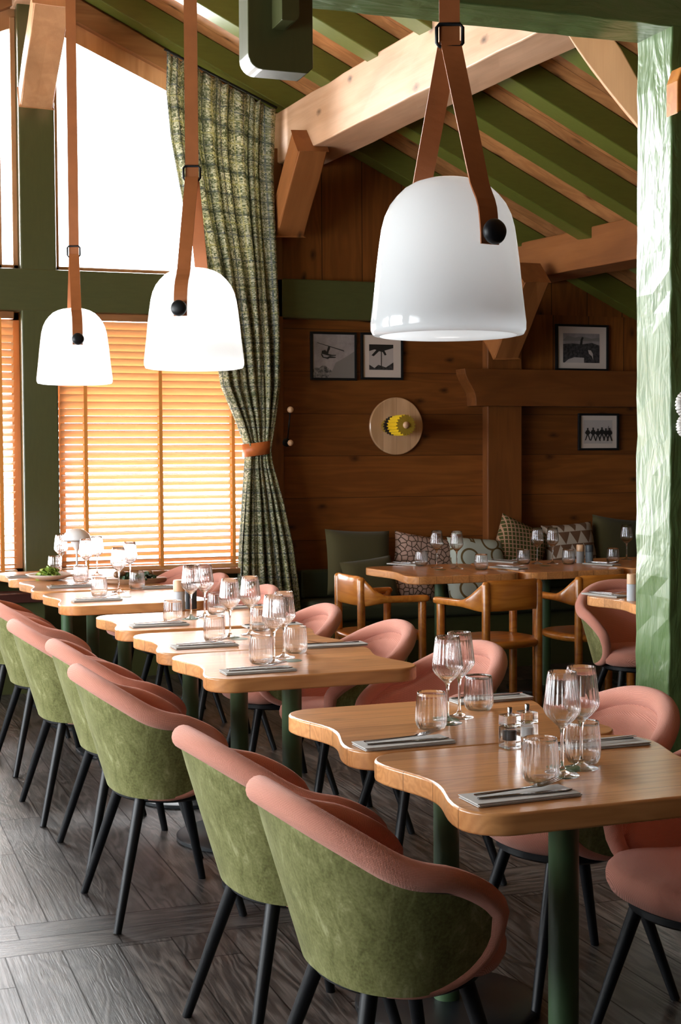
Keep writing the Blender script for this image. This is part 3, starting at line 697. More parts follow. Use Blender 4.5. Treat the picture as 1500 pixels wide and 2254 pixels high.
tn = ['nearest table', 'second table from the front', 'third table from the front', 'fourth table from the front', 'fifth table from the front', 'sixth table from the front', 'seventh table from the front', 'farthest table by the window']
G1, G2 = 'tub chairs on the left of the long table row', 'tub chairs on the right of the long table row'
ch = make_tub('green and pink tub chair in the foreground, left side of the nearest table'); ch['group'] = G1
ch.location = (1.075, 2.715, 0); ch.rotation_euler = (0, 0, radians(4))
left = [(1.06, 3.315, 5), (.985, 4.44, 3), (1.01, 5.09, 4), (.955, 5.77, 3), (.955, 6.68, 5), (.93, 7.45, 2)]
ord_ = ['second', 'third', 'fourth', 'fifth', 'sixth', 'seventh']
for i, (x, y, a) in enumerate(left):
    dup(ch, (x, y, 0), radians(a), 'green backed pink tub chair, %s from the front in the left row' % ord_[i], G1)
right = [(1.955, 2.80, 182, 'pink tub chair cut by the right photo edge, right side of the nearest table'), (1.905, 3.40, 178, 'pink tub chair whose arched back rises in front of the pillar'),
         (1.92, 4.45, 181, 'pink tub chair behind the wine glasses of the second table'), (1.885, 5.15, 180, 'pink tub chair at the right of the fourth table, before the honey wooden chair'),
         (1.83, 5.835, 179, 'pink tub chair at the right of the fifth table from the front'), (1.855, 6.80, 180, 'pink tub chair at the right of the sixth table, under the curtain'),
         (1.815, 7.57, 180, 'pink tub chair right of the seventh table, beside the curtain foot'), (1.77, 8.16, 181, 'farthest pink tub chair in front of the blind')]
for (x, y, a, lb) in right: dup(ch, (x, y, 0), radians(a), lb, G2)
dup(ch, (3.80, 6.13, 0), radians(-97), 'pink tub chair facing the camera left of the green pillar', 'tub chairs away from the long row')

# ---- tables
def table_outline(hx, hy, dip=.042, rc=.088, concave='ends', n=14):
    """rounded rectangle, the two ends (x sides) curve inwards between the corners"""
    P = []
    def corner(cx, cy, a0):
        for k in range(9): t = a0+k*pi/16; P.append((cx+rc*cos(t), cy+rc*sin(t)))
    def side(x, y0, y1, sgn):
        for k in range(1, n):
            t = k/n; y = y0+(y1-y0)*t; d = dip*(.5-.5*cos(2*pi*t)); P.append((x-sgn*d, y))
    corner(hx-rc, -hy+rc, -pi/2); side(hx, -hy+rc, hy-rc, 1); corner(hx-rc, hy-rc, 0); corner(-hx+rc, hy-rc, pi/2); side(-hx, hy-rc, -hy+rc, -1); corner(-hx+rc, -hy+rc, pi)
    return P
def make_table(label, hx, hy, mat, grp, disc=(0, 0)):
    t = thing('dining_table', label, 'table', group=grp)
    m = MB(); m.prism(table_outline(hx, hy), .705, .75); m.build('table_top', mat, t, bevel=.005, segs=3, smooth=True, sharp=35)
    m = MB(); m.lathe([(0, .7502), (.036, .7502), (.036, .7508), (0, .7508)], 32, m=Matrix.Translation((disc[0], disc[1], 0))); m.build('inlay_disc', 'greenmetal', t)
    m = MB(); m.lathe([(.0335, .02), (.0335, .7045)], 32, m=Matrix.Translation((disc[0], disc[1], 0))); m.build('column', 'greenmetal', t, smooth=True)
    m = MB(); m.lathe([(0, 0), (.235, 0), (.24, .004), (.24, .016), (.232, .02), (.04, .024), (0, .024)], 48, m=Matrix.Translation((disc[0], disc[1], 0))); m.build('base_plate', 'blackmetal', t, smooth=True, sharp=35)
    return t
TG = 'light wooden tables of the long row'
TX = [(1.512, 2.735), (1.505, 3.345), (1.465, 4.515), (1.455, 5.125), (1.44, 5.82), (1.37, 6.86), (1.35, 7.62), (1.32, 8.30)]
tl_ = ['wooden table with wavy end, nearest of the long row, acrylic mills at its back edge', 'wooden table with wavy end, second from the front, directly behind the nearest one', 'wooden table with a bare green disc showing, third from the front',
       'wooden table, fourth from the front, middle of the group of three', 'wooden table, fifth from the front, tall pepper mills at its back edge', 'wooden table, sixth from the front, with a long straight front edge', 'wooden table with the white salad plate, seventh from the front', 'farthest wooden table of the row, against the window']
tb = make_table(tl_[0], .355, .302, 'table', TG); tb.location = (*TX[0], 0)
for i in range(1, 8): 
    o = dup(tb, (TX[i][0], TX[i][1], 0), radians([0, 0, .5, -.5, 0, .5, 0, 0][i]), tl_[i], TG)
    if i >= 5: o.scale = (1.0, 1.12 if i < 7 else 1.0, 1)
BG = 'wooden tables along the cushion bench'
bt = make_table('wooden bench table with curved left end, left of the two by the cushions', .345, .40, 'table_y', BG); bt.location = (3.425, 7.69, 0)
dup(bt, (4.13, 7.70, 0), 0, 'wooden bench table behind the pink chair, beside the left one', BG)
dup(bt, (4.835, 7.72, 0), 0, 'wooden bench table partly hidden by the green pillar', BG)
st_ = make_table('small wooden table end showing left of the green pillar', .355, .30, 'table', 'wooden side tables', (.0, 0)); st_.location = (3.80, 5.765, 0)

# ---- honey wooden chairs (round posts, band back with arms), local +Y is the front
def make_wood_chair(label):
    t = thing('wooden_armchair', label, 'chair', group='honey coloured wooden armchairs')
    def post(x, y, z, r=.022): 
        m = MB(); m.lathe([(0, 0), (r*.9, 0), (r, .01), (r, z-.02), (r*.85, z-.008), (r*.5, z-.001), (0, z)], 20, m=Matrix.Translation((x, y, 0))); return m
    for x in (-.165, .165): post(x, -.21, .775).build('rear_post', 'chairwood', t, smooth=True)
    for x in (-.235, .235): post(x, .12, .66).build('front_post', 'chairwood', t, smooth=True)
    # band: arm - back - arm
    m = MB(); N = 40
    def band(u, v):
        s = 2*u-1; a = abs(s); sg = 1 if s > 0 else -1
        th = a*1.05; 
        if a < .55: x = .245*sin(a/.55*1.25)/sin(1.25)*.9; y = -.235+.0*a+.105*(a/.55)**2.6
        else: q = (a-.55)/.45; x = .2205+.03*q; y = -.13+.29*q
        hh = .062*(1-smooth_step((a-.30)/.35))+.019; zc = .70-.045*smooth_step((a-.25)/.4)
        z = zc+hh*(2*v-1); yy = y
        return Vector((sg*x, yy, z))
    def ring_(u, k):
        s = 2*u-1; a = abs(s); sg = 1 if s > 0 else -1; p = band(u, .5); q = band(min(1, u+.01), .5)-band(max(0, u-.01), .5); tdir = q.normalized(); nrm = Vector((tdir.y, -tdir.x, 0))
        hh = .062*(1-smooth_step((a-.30)/.35))+.019; th = .011+.013*smooth_step((a-.35)/.4)
        if a > .96: f = sqrt(max(0, 1-((a-.96)/.04)**2)); hh *= max(.15, f); th *= max(.15, f)
        c, s_ = cos(k), sin(k); e = .7
        return p+nrm*th*abs(c)**e*(1 if c > 0 else -1)+Vector((0, 0, 1))*hh*abs(s_)**e*(1 if s_ > 0 else -1)
    vs = []; n = 16; NN = 72
    for i in range(NN+1):
        for k in range(n): vs.append(ring_(i/NN, 2*pi*k/n))
    fs = [(i*n+k, i*n+(k+1) % n, (i+1)*n+(k+1) % n, (i+1)*n+k) for i in range(NN) for k in range(n)]+[tuple(range(n-1, -1, -1)), tuple(NN*n+k for k in range(n))]
    m.add(vs, fs); m.build('curved_backrest', 'chairwood', t, smooth=True)
    m = MB(); prof = [(0, .415), (.8, .415), (.95, .422), (1, .438), (.99, .452), (.93, .460), (.6, .452), (0, .447)]; vs = []; n = 48
    for (r_, z) in prof:
        for k in range(n):
            a = 2*pi*k/n; c, s_ = cos(a), sin(a); e = 2/2.8; vs.append((.235*abs(c)**e*(1 if c > 0 else -1)*r_, -.03+.225*abs(s_)**e*(1 if s_ > 0 else -1)*r_, z))
    m.add(vs, [(i*n+k, i*n+(k+1) % n, (i+1)*n+(k+1) % n, (i+1)*n+k) for i in range(len(prof)-1) for k in range(n)]); m.build('seat', 'chairwood', t, smooth=True)
    return t
wc = make_wood_chair('honey coloured wooden armchair facing the bench, left of the pink chair'); wc.location = (3.345, 6.86, 0); wc.rotation_euler = (0, 0, radians(8))
dup(wc, (2.92, 7.315, 0), radians(-88), 'honey coloured wooden armchair seen from its side at the table end', 'honey coloured wooden armchairs')
dup(wc, (3.96, 6.93, 0), radians(2), 'honey coloured wooden armchair mostly hidden behind the pink chair', 'honey coloured wooden armchairs')

# ---- bench with cushions
r = thing('bench', 'dark green upholstered wall bench under the pictures', 'bench'); m = MB(); m.box(3.0, 6.5, 8.52, 9.09, .36, .47); m.build('seat_cushion', 'bench', r, bevel=.03, segs=4)
m = MB(); m.box(3.0, 6.5, 8.56, 9.09, 0, .36); m.build('base', 'green_x', r)
m = MB(); m.box(3.0, 6.5, 9.01, 9.09, .47, .66); m.build('back_pad', 'bench', r, bevel=.02, segs=3)
def cushion(px, py, Y, w_, h_, mat, label, rz=0, tilt=-14, rzz=0, th=.075):
    c = aty(px, py, Y); m = MB()
    def f(sgn):
        def g(u, v):
            a, b_ = 2*u-1, 2*v-1; k = (max(0, 1-a**4)*max(0, 1-b_**4))**.55
            pin = 1-.06*(1-abs(a)**3)*abs(b_)**6 if True else 1
            x = w_/2*a*(1-.07*(1-b_*b_)*0-.05*abs(a)**4*(1-b_*b_)); z = h_/2*b_*(1-.05*abs(b_)**4*(1-a*a))
            return Vector((x, sgn*th*k, z))
        return g
    uvf = lambda u, v: (u*w_/.45, v*h_/.45)
    m.grid(f(-1), 22, 22, uvf); m.grid(lambda u, v: f(1)(1-u, v), 22, 22, uvf)
    o = m.build('cushion', mat, smooth=True); o.rotation_euler = (radians(tilt), radians(rz), radians(rzz)); o.location = c; tag(o, label, 'cushion', 'cushions on the wall bench'); return o
cushion(790, 1238, 8.80, .46, .44, 'cush_green', 'large dark green velvet cushion at the left end of the bench', 3)
cushion(815, 1278, 8.62, .36, .30, 'cush_green', 'smaller dark green cushion in front of the large green one', -6, -20)
cushion(935, 1222, 8.84, .46, .27, 'cush_snake', 'pink and black cracked snakeskin cushion on the bench', 10)
cushion(900, 1285, 8.66, .36, .24, 'cush_snake', 'pink and black cushion lying low under the bench table', 0, -25)
cushion(1050, 1225, 8.78, .42, .26, 'cush_ring', 'pale cushion with brown interlocking rings on the bench', 5, -25)
cushion(1045, 1295, 8.62, .40, .26, 'cush_ring', 'pale ring patterned cushion under the bench table', 3, -30)
cushion(1145, 1205, 8.84, .40, .36, 'cush_grid', 'green cushion with pink lattice, tilted on its corner', 24, -14)
cushion(1255, 1204, 8.86, .40, .34, 'cush_tri', 'brown and cream triangle patterned cushion on the bench', -3)
cushion(1358, 1196, 8.90, .40, .38, 'cush_green', 'dark green cushion beside the pillar at the bench end', 8)

# ---- pictures
def picture(c0, c1, mat_m, build_fn, label, inner=True, fw_=.016):
    a, b_ = aty(*c0, YW-.001), aty(*c1, YW-.001); x0, x1, z1, z0 = a.x, b_.x, a.z, b_.z
    cx, cz = (x0+x1)/2, (z0+z1)/2; w_, h_ = x1-x0, z1-z0; Y = YW-.012-(.026 if cz > 2.1 and cx > 4.6 else 0)
    t = thing('framed_picture', label, 'picture', (cx, Y, cz), 0, 'black and white photographs on the board wall')
    m = MB(); f = fw_
    m.box(-w_/2, w_/2, -.012, .011, h_/2-f, h_/2); m.box(-w_/2, w_/2, -.012, .011, -h_/2, -h_/2+f); m.box(-w_/2, -w_/2+f, -.012, .011, -h_/2+f, h_/2-f); m.box(w_/2-f, w_/2, -.012, .011, -h_/2+f, h_/2-f)
    m.build('picture_frame', 'black', t, bevel=.002)
    m = MB(); m.box(-w_/2+f, w_/2-f, -.002, .008, -h_/2+f, h_/2-f); m.build('mat_board', mat_m, t)
    pr = bpy.data.objects.new('photo_print', None)
    lay = [0]
    def flat(nm, pts, mt):   # pts in 0..1 of the frame opening
        lay[0] += 1; mm = MB(); mm.add([(-w_/2+f+(w_-2*f)*p[0], -.0025-.0003*lay[0], -h_/2+f+(h_-2*f)*p[1]) for p in pts], [tuple(range(len(pts)))]); 
        mm.build(nm, mt, t)
    build_fn(flat)
def fig(flat, nm, x, y, h, arms=0):
    w_ = h*.16
    flat(nm, [(x-w_*.5, y+h*.45), (x-w_*1.3, y), (x-w_*.8, y), (x, y+h*.42), (x+w_*.8, y), (x+w_*1.3, y), (x+w_*.5, y+h*.45), (x+w_*.8+arms, y+h*.6), (x+w_*.7, y+h*.8), (x+w_*.3, y+h*.84), (x+w_*.4, y+h), (x-w_*.4, y+h), (x-w_*.3, y+h*.84), (x-w_*.7, y+h*.8), (x-w_*.8-arms, y+h*.6)], 'print_dark')
def pic1(fl_):
    fl_('sky', [(0, 0), (1, 0), (1, 1), (0, 1)], 'print_sky')
    fl_('rocks', [(0, 0), (.45, 0), (.5, .12), (.36, .24), (.25, .3), (.15, .22), (.05, .24), (0, .18)], 'print_rock')
    fl_('slope', [(.38, 0), (1, 0), (1, .62), (.82, .5), (.55, .35), (.48, .2)], 'print_mid')
    fl_('skier', [(.22, .55), (.26, .48), (.34, .47), (.40, .50), (.56, .48), (.54, .46), (.40, .455), (.36, .43), (.30, .45), (.24, .46), (.2, .52), (.22, .62), (.30, .64), (.33, .6), (.37, .72), (.42, .73), (.41, .66), (.38, .6), (.37, .55), (.46, .53), (.56, .53), (.55, .51), (.42, .5), (.34, .52)], 'print_dark')
    fl_('skis', [(.1, .80), (.11, .81), (.74, .64), (.76, .61), (.74, .615)], 'print_dark')
def pic2(fl_):
    fl_('scene', [(.16, .18), (.8, .18), (.8, .78), (.16, .78)], 'print_light'); fl_('dark_sky', [(.16, .78), (.8, .78), (.8, .70), (.5, .62), (.3, .66), (.16, .62)], 'print_dark')
    fl_('ground', [(.16, .18), (.8, .18), (.8, .36), (.6, .24), (.4, .3), (.3, .22), (.16, .3)], 'print_forest')
    fl_('figure', [(.22, .52), (.28, .5), (.42, .62), (.52, .6), (.57, .52), (.62, .54), (.54, .68), (.44, .70), (.36, .66)], 'print_dark')
    fl_('ski_pole', [(.47, .2), (.49, .2), (.49, .62), (.47, .62)], 'print_dark')
def pic3(fl_):
    fl_('sky', [(.11, .14), (.86, .14), (.86, .84), (.11, .84)], 'print_sky'); fl_('hills', [(.11, .68), (.2, .78), (.35, .74), (.5, .77), (.7, .72), (.86, .76), (.86, .66), (.11, .66)], 'print_mid')
    fl_('forest', [(.11, .14), (.86, .14), (.86, .56), (.7, .62), (.5, .58), (.3, .6), (.11, .58)], 'print_forest'); fl_('snow_run', [(.14, .14), (.22, .22), (.34, .27), (.54, .26), (.54, .14)], 'print_light')
    fl_('smoke', [(.62, .45), (.64, .36), (.70, .30), (.73, .2), (.72, .36), (.68, .44)], 'print_light'); fl_('jumper', [(.45, .56), (.50, .56), (.51, .68), (.53, .74), (.50, .76), (.47, .70)], 'print_dark')
def pic4(fl_):
    fl_('snow', [(.09, .14), (.88, .14), (.88, .86), (.09, .86)], 'print_light')
    for i, x in enumerate((.2, .35, .48, .59, .70, .80)): fig(fl_, 'figure', x, .24-.01*(i % 3), .38+.02*(i % 2), .03)
    fl_('ski', [(.74, .5), (.75, .5), (.78, .68), (.765, .68)], 'print_dark')
picture((682, 730), (784, 838), 'print_sky', pic1, 'framed photo of a somersaulting skier, left one of the two side by side')
picture((793, 732), (886, 837), 'mat', pic2, 'framed photo with white mat half behind the big lamp')
picture((1218, 714), (1333, 818), 'mat', pic3, 'framed photo of a ski jumper, standing on the ledger beam')
picture((1272, 910), (1360, 991), 'mat', pic4, 'small framed photo of a line of people below the ledger beam')

# ---- round wooden disc with yellow ribbed cylinder
c = aty(873, 938, YW-.02); t = thing('wall_disc', 'round pale wooden disc with yellow ribbed cylinder on the board wall', 'wall decoration', (c.x, YW-.0, c.z))
RX90 = Matrix.Rotation(radians(90), 4, 'X')
m = MB(); m.lathe([(0, 0), (.190, 0), (.197, .006), (.197, .022), (.192, .026), (0, .026)], 72, m=RX90); m.build('wooden_disc', 'ring_light', t, smooth=True, sharp=35)
def gear(a, z): return .09*sin(a*20)
Rc = Matrix.Translation((-.075, 0, .0)) @ RX90
m = MB(); m.lathe([(0, .02), (.040, .02), (.055, .115), (.055, .12), (0, .12)], 160, gear, m=Rc); m.build('ribbed_base', 'yellowdark', t)
m = MB(); m.lathe([(0, .12), (.060, .12), (.060, .20), (0, .20)], 160, gear, m=Rc); m.build('black_ring', 'black', t)
m = MB(); m.lathe([(0, .20), (.064, .20), (.064, .37), (.04, .372)], 160, gear, m=Rc); m.build('ribbed_cylinder', 'yellow', t)
m = MB(); m.lathe([(.066, .371), (0, .374)], 160, gear, m=Rc); m.build('cylinder_face', 'yellowdark', t)
m = MB(); m.lathe([(.0, .374), (.023, .375), (.023, .38), (0, .383)], 32, m=Rc); m.build('wooden_button', 'ball', t, smooth=True)
# ---- wall hook with two wooden balls
hb = aty(632, 974, YW-.1); t = thing('wall_hook', 'black wall hook with two wooden balls on the post beside the curtain', 'wall hook', (hb.x, YW-.09, hb.z))
def ball(r_, mtx, n=20): m = MB(); m.lathe([(r_*sin(pi*k/12), -r_*cos(pi*k/12)) for k in range(13)], n, m=mtx); return m
m = MB(); m.lathe([(0, 0), (.028, 0), (.028, .012), (.02, .018), (0, .018)], 28, m=RX90); m.build('mounting_disc', 'black', t, smooth=True, sharp=35)
m = MB(); m.tube([(0, -.015, 0), (0, -.055, 0)], .007, 10); m.build('stud', 'black', t, smooth=True)
ball(.020, Matrix.Translation((.005, -.07, -.003))).build('lower_ball', 'ball', t, smooth=True)
m = MB(); m.tube([(0, -.018, .0), (.0, -.085, .20)], .005, 10); m.build('rod', 'black', t, smooth=True)
ball(.021, Matrix.Translation((.0, -.09, .215))).build('upper_ball', 'ball', t, smooth=True)

# ---- things at the right photo edge, on the pillar front
c = aty(1503, 890, PY0-.03); t = thing('shell_ornament', 'white ribbed shell ornament at the right photo edge beside the pillar', 'ornament', (c.x, PY0, c.z))
for nm, dz, s_, k0 in (('upper_fan', 0.0, .030, -1), ('lower_fan', -.075, .026, -.2)):
    m = MB(); N = 60
    def fan(u, v, s_=s_, k0=k0):
        a = radians(110+150*u); rr_ = s_*(.12+.95*v)*(1+.06*sin(u*N*.9)); return Vector((rr_*cos(a)+.012, -.004-.03*sin(v*pi*.8)-.002*sin(u*N), rr_*sin(a)*1.3))
    m.grid(fan, 60, 8); o = m.build(nm, 'shellwhite', t, smooth=True, loc=(0, 0, dz)); md = o.modifiers.new('t', 'SOLIDIFY'); md.thickness = .004
a = aty(1492, 250, PY0-.1); m = MB()
m.prism([(0, 0), (.09, .07), (.09, .19), (.02, .16), (0.0, .11)], -.10, -.03, lambda x, z, h: (a.x+x, PY0+h, a.z+z)); tag(m.build('wall_bracket', 'chairwood', bevel=.004), 'orange wooden bracket at the right photo edge near the top', 'bracket')

# ================================================================== PENDANT LAMPS
LR = .17
lp = [(0, .343), (.028, .3422), (.052, .3385), (.074, .3315), (.095, .3195), (.112, .303), (.127, .284), (.1385, .260), (.1455, .233), (.1505, .200), (.156, .155), (.1615, .10), (.1668, .055), (.1700, .028), (.1698, .014), (.1650, .004), (.157, .0)]
lin = [(.152, .004), (.160, .03), (.155, .10), (.149, .17), (.142, .225), (.134, .265), (.122, .292), (.104, .312), (.08, .325), (.04, .334), (0, .3355)]
def strap_mesh(m, pts, side, w_, th):
    """flat band through pts, width direction side (list or single)"""
    pts = [Vector(p) for p in pts]; vs = []
    for i, p in enumerate(pts):
        s_ = Vector(side[i] if isinstance(side, list) else side).normalized(); t_ = (pts[min(i+1, len(pts)-1)]-pts[max(i-1, 0)]).normalized(); n_ = s_.cross(t_).normalized()
        for a_, b2 in ((-.5, -.5), (.5, -.5), (.5, .5), (-.5, .5)): vs.append(p+s_*w_*a_+n_*th*b2)
    n = len(pts); fs = [(i*4+k, i*4+(k+1) % 4, (i+1)*4+(k+1) % 4, (i+1)*4+k) for i in range(n-1) for k in range(4)]+[(3, 2, 1, 0), tuple((n-1)*4+k for k in range(4))]
    m.add(vs, fs)
def pendant(cx, bot, D, btn, knot_y, knot_x, topx, label, wid, watt):
    c = atD(cx, bot, D); z0 = c.z; r = thing('pendant_lamp', label, 'lamp', (c.x, c.y, z0), 0, 'white opal pendant lamps on leather straps')
    m = MB(); m.lathe(lp[:-1]+[(.150, .001)], 72); o = m.build('opal_shade', 'opal', r, smooth=True)
    bl_ = bpy.data.lights.new('bulb', 'POINT'); bl_.energy = watt; bl_.shadow_soft_size = .04; bl_.color = (1, .95, .88); bo = bpy.data.objects.new('bulb', bl_); C.objects.link(bo); bo.parent = r; bo.location = (0, 0, .19)
    # button position on the shade
    pb = atD(btn[0], btn[1], D-.155); zb_ = pb.z-z0
    rad_ = np.interp(zb_, [q[1] for q in reversed(lp)], [q[0] for q in reversed(lp)])
    dx = (btn[0]-cx)/FPX*D; dx = max(-.12, min(.12, dx)); dy = -sqrt(max(0, rad_**2-dx**2))
    R2 = Vector((rt[0], rt[1], 0)).normalized(); F2 = Vector((fw[0], fw[1], 0)).normalized(); dirv = (R2*dx+F2*dy).normalized()
    tang = Vector((-dirv.y, dirv.x, 0)); kp = atD(knot_x, knot_y, D); kz = kp.z-z0; kq = Vector((kp.x-c.x, kp.y-c.y, kz))
    for sg, nm in ((1, 'front_strap'), (-1, 'rear_strap')):
        d_ = dirv*sg; m = MB()
        # from the button straight up to the knot, leaving the shade tangentially
        low = d_*(rad_+.009)+Vector((0, 0, zb_-.024)); p1 = d_*(rad_+.008)+Vector((0, 0, zb_)); 
        pts = [low, p1]
        for k in range(1, 25):
            q = k/24; zz = zb_+(kz-zb_)*q; x_ = p1.lerp(kq+d_*.004, q); need = np.interp(zz, [w2[1] for w2 in reversed(lp)], [w2[0] for w2 in reversed(lp)])+.008 if zz < .352 else 0
            h_ = Vector((x_.x, x_.y, 0)); 
            if h_.length < need: h_ = h_.normalized()*need
            pts.append(Vector((h_.x, h_.y, zz)))
        strap_mesh(m, pts, [tang]*2+[tang.lerp(R2*(1 if tang.dot(R2) > 0 else -1), k/24) for k in range(1, 25)], wid, .004); st = m.build(nm, 'leather', r)
        m = MB(); mm = Matrix.Translation(d_*(rad_+.004)+Vector((0, 0, zb_))) @ d_.to_track_quat('Z', 'Y').to_matrix().to_4x4()
        m.lathe([(0, 0), (.012, 0), (.012, .012), (.024, .014), (.0265, .02), (.0265, .026), (.022, .034), (.012, .038), (0, .039)], 32, m=mm); m.build('black_button', 'black', st, smooth=True)
    m = MB(); tx = c.x+kq.x; tp = Vector((tx, c.y+kq.y, roofz(tx)+.1)); a_ = kq-Vector((0, 0, .02)); b2 = tp-Vector((c.x, c.y, z0))
    strap_mesh(m, [a_, a_.lerp(b2, .5), b2], R2, wid, .005); st = m.build('hanging_strap', 'leather', r)
    m = MB(); hh = .024; ww = wid/2+.006; Z = Vector((0, 0, 1)); q = kq+Vector((0, 0, .012))-F2*.006
    cs = [q+R2*a1*ww+Z*b1*hh for a1, b1 in ((-1, -.7), (-.8, -1), (.8, -1), (1, -.7), (1, .7), (.8, 1), (-.8, 1), (-1, .7))]
    m.tube(cs, .004, 8, closed=True); m.build('buckle', 'black', st, smooth=True)
pendant(987, 741, 3.11, (1060, 511), 92, 990, 990, 'largest white opal pendant lamp, nearest the camera, on leather straps', .045, .5)
pendant(428, 813, 4.84, (411, 680), 390, 423, 420, 'middle white opal pendant lamp hanging before the curtain edge', .045, 2.6)
pendant(165, 846, 6.45, (185, 747), 560, 163, 155, 'farthest white opal pendant lamp, hanging before the blind at left', .045, 3.5)

# ================================================================== TABLEWARE
def rib(n_, amp): return lambda a, z: amp*cos(a*n_)
def make_wine(label, grp):
    m = MB(); out = [(0, .0), (.036, .0), (.0375, .0012), (.036, .0025), (.02, .006), (.008, .012), (.0042, .022), (.0036, .04), (.0036, .085), (.0048, .098), (.010, .107), (.022, .118), (.033, .130), (.0382, .1395), (.0392, .147), (.0382, .158), (.0368, .17), (.0345, .19), (.0325, .207), (.0306, .2245), (.0302, .2250)]
    inn = [(.0298, .2245), (.0318, .207), (.0338, .19), (.0361, .17), (.0375, .158), (.0384, .1475), (.0374, .1405), (.0323, .1312), (.0205, .1192), (.008, .1105), (0, .109)]
    f = lambda a, z: .026*cos(a*22)*smooth_step((z-.118)/.02)*smooth_step((.219-z)/.012)
    m.lathe(out+inn, 154, f); o = m.build('wine_glass', 'glass', smooth=True); tag(o, label, 'glass', grp); return o
def make_tumbler(label, grp):
    m = MB(); out = [(0, 0), (.026, 0), (.033, .002), (.0375, .010), (.0395, .022), (.0395, .035), (.0382, .06), (.0362, .085), (.0355, .0925), (.0352, .093)]
    inn = [(.0349, .0926), (.0354, .085), (.0373, .06), (.0386, .035), (.0386, .024), (.035, .013), (.028, .0075), (0, .0065)]
    m.lathe(out+inn, 154, lambda a, z: .022*cos(a*22)*smooth_step((z-.006)/.02)*smooth_step((.091-z)/.012)); o = m.build('tumbler', 'glass', smooth=True); tag(o, label, 'glass', grp); return o
wg0 = tu0 = None; wcount = {}
def onto(px, py, z=.7502): p = atz(px, py, z); return (p.x, p.y, z)
def wine(px, py, label):
    global wg0
    if wg0 is None: wg0 = make_wine(label, 'ribbed wine glasses'); wg0.location = onto(px, py); return wg0
    return dup(wg0, onto(px, py), random.uniform(0, 6), label, 'ribbed wine glasses')
def tumb(px, py, label):
    global tu0
    if tu0 is None: tu0 = make_tumbler(label, 'ribbed water tumblers'); tu0.location = onto(px, py); return tu0
    return dup(tu0, onto(px, py), random.uniform(0, 6), label, 'ribbed water tumblers')
wine(1238, 1707, 'wine glass on the nearest table, left and nearer one of the pair'); wine(1280, 1691, 'wine glass on the nearest table, right and farther one of the pair')
wine(986, 1592, 'wine glass on the second table, left and nearer one of the pair'); wine(1012, 1579, 'wine glass on the second table, right and farther one of the pair')
wine(604, 1458, 'wine glass on the third table, left one beside the green disc'); wine(626, 1447, 'wine glass on the third table, right one of the pair')
wine(507, 1404, 'wine glass on the fourth table, left one of the pair'); wine(552, 1397, 'wine glass on the fourth table, right one of the pair')
wine(421, 1362, 'wine glass beside the dark pepper mill on the fifth table'); wine(451, 1358, 'wine glass on the fifth table, right one of the pair')
wine(262, 1303, 'wine glass on the sixth table in the window glare, left one'); wine(287, 1285, 'wine glass by the serving board, right one in the glare')
wine(135, 1262, 'wine glass left of the white mushroom lamp'); wine(190, 1275, 'wine glass directly in front of the mushroom lamp'); wine(214, 1266, 'wine glass right of the mushroom lamp')
tumb(1190, 1720, 'tumbler beside the front napkin of the nearest table'); tumb(1284, 1678, 'tumbler behind the wine glasses of the nearest table')
tumb(950, 1604, 'tumbler left of the wine glasses on the second table'); tumb(1054, 1562, 'tumbler right of the wine glasses on the second table')
tumb(575, 1461, 'tumbler on the third table, left of its wine glasses'); tumb(652, 1437, 'tumbler on the third table, right of its wine glasses')
tumb(472, 1412, 'tumbler on the fourth table, left of its wine glasses'); tumb(575, 1388, 'tumbler on the fourth table behind its wine glasses')
tumb(381, 1371, 'tumbler on the fifth table, left one by the wooden mill'); tumb(477, 1352, 'tumbler on the fifth table behind its wine glasses')
tumb(219, 1313, 'tumbler in the glare on the sixth table'); tumb(302, 1297, 'tumbler in front of the serving board'); tumb(121, 1258, 'tumbler behind the salad plate'); tumb(178, 1283, 'tumbler below the mushroom lamp')
wine(962, 1250, 'wine glass on the left bench table, left one of the pair'); wine(1006, 1252, 'wine glass on the left bench table, right one of the pair')
wine(1183, 1241, 'wine glass on the right bench table, left one of the pair'); wine(1217, 1241, 'wine glass on the right bench table, right one of the pair'); wine(1380, 1232, 'wine glass touching the pillar edge on the bench tables')
tumb(928, 1246, 'tumbler by the green inlay on the left bench table'); tumb(1060, 1254, 'tumbler right of the wine pair on the left bench table'); tumb(1153, 1242, 'tumbler left of the wine pair on the right bench table')
tumb(1252, 1242, 'tumbler beside the pale pepper mill on the bench tables'); tumb(1350, 1239, 'tumbler nearest the pillar on the bench tables')

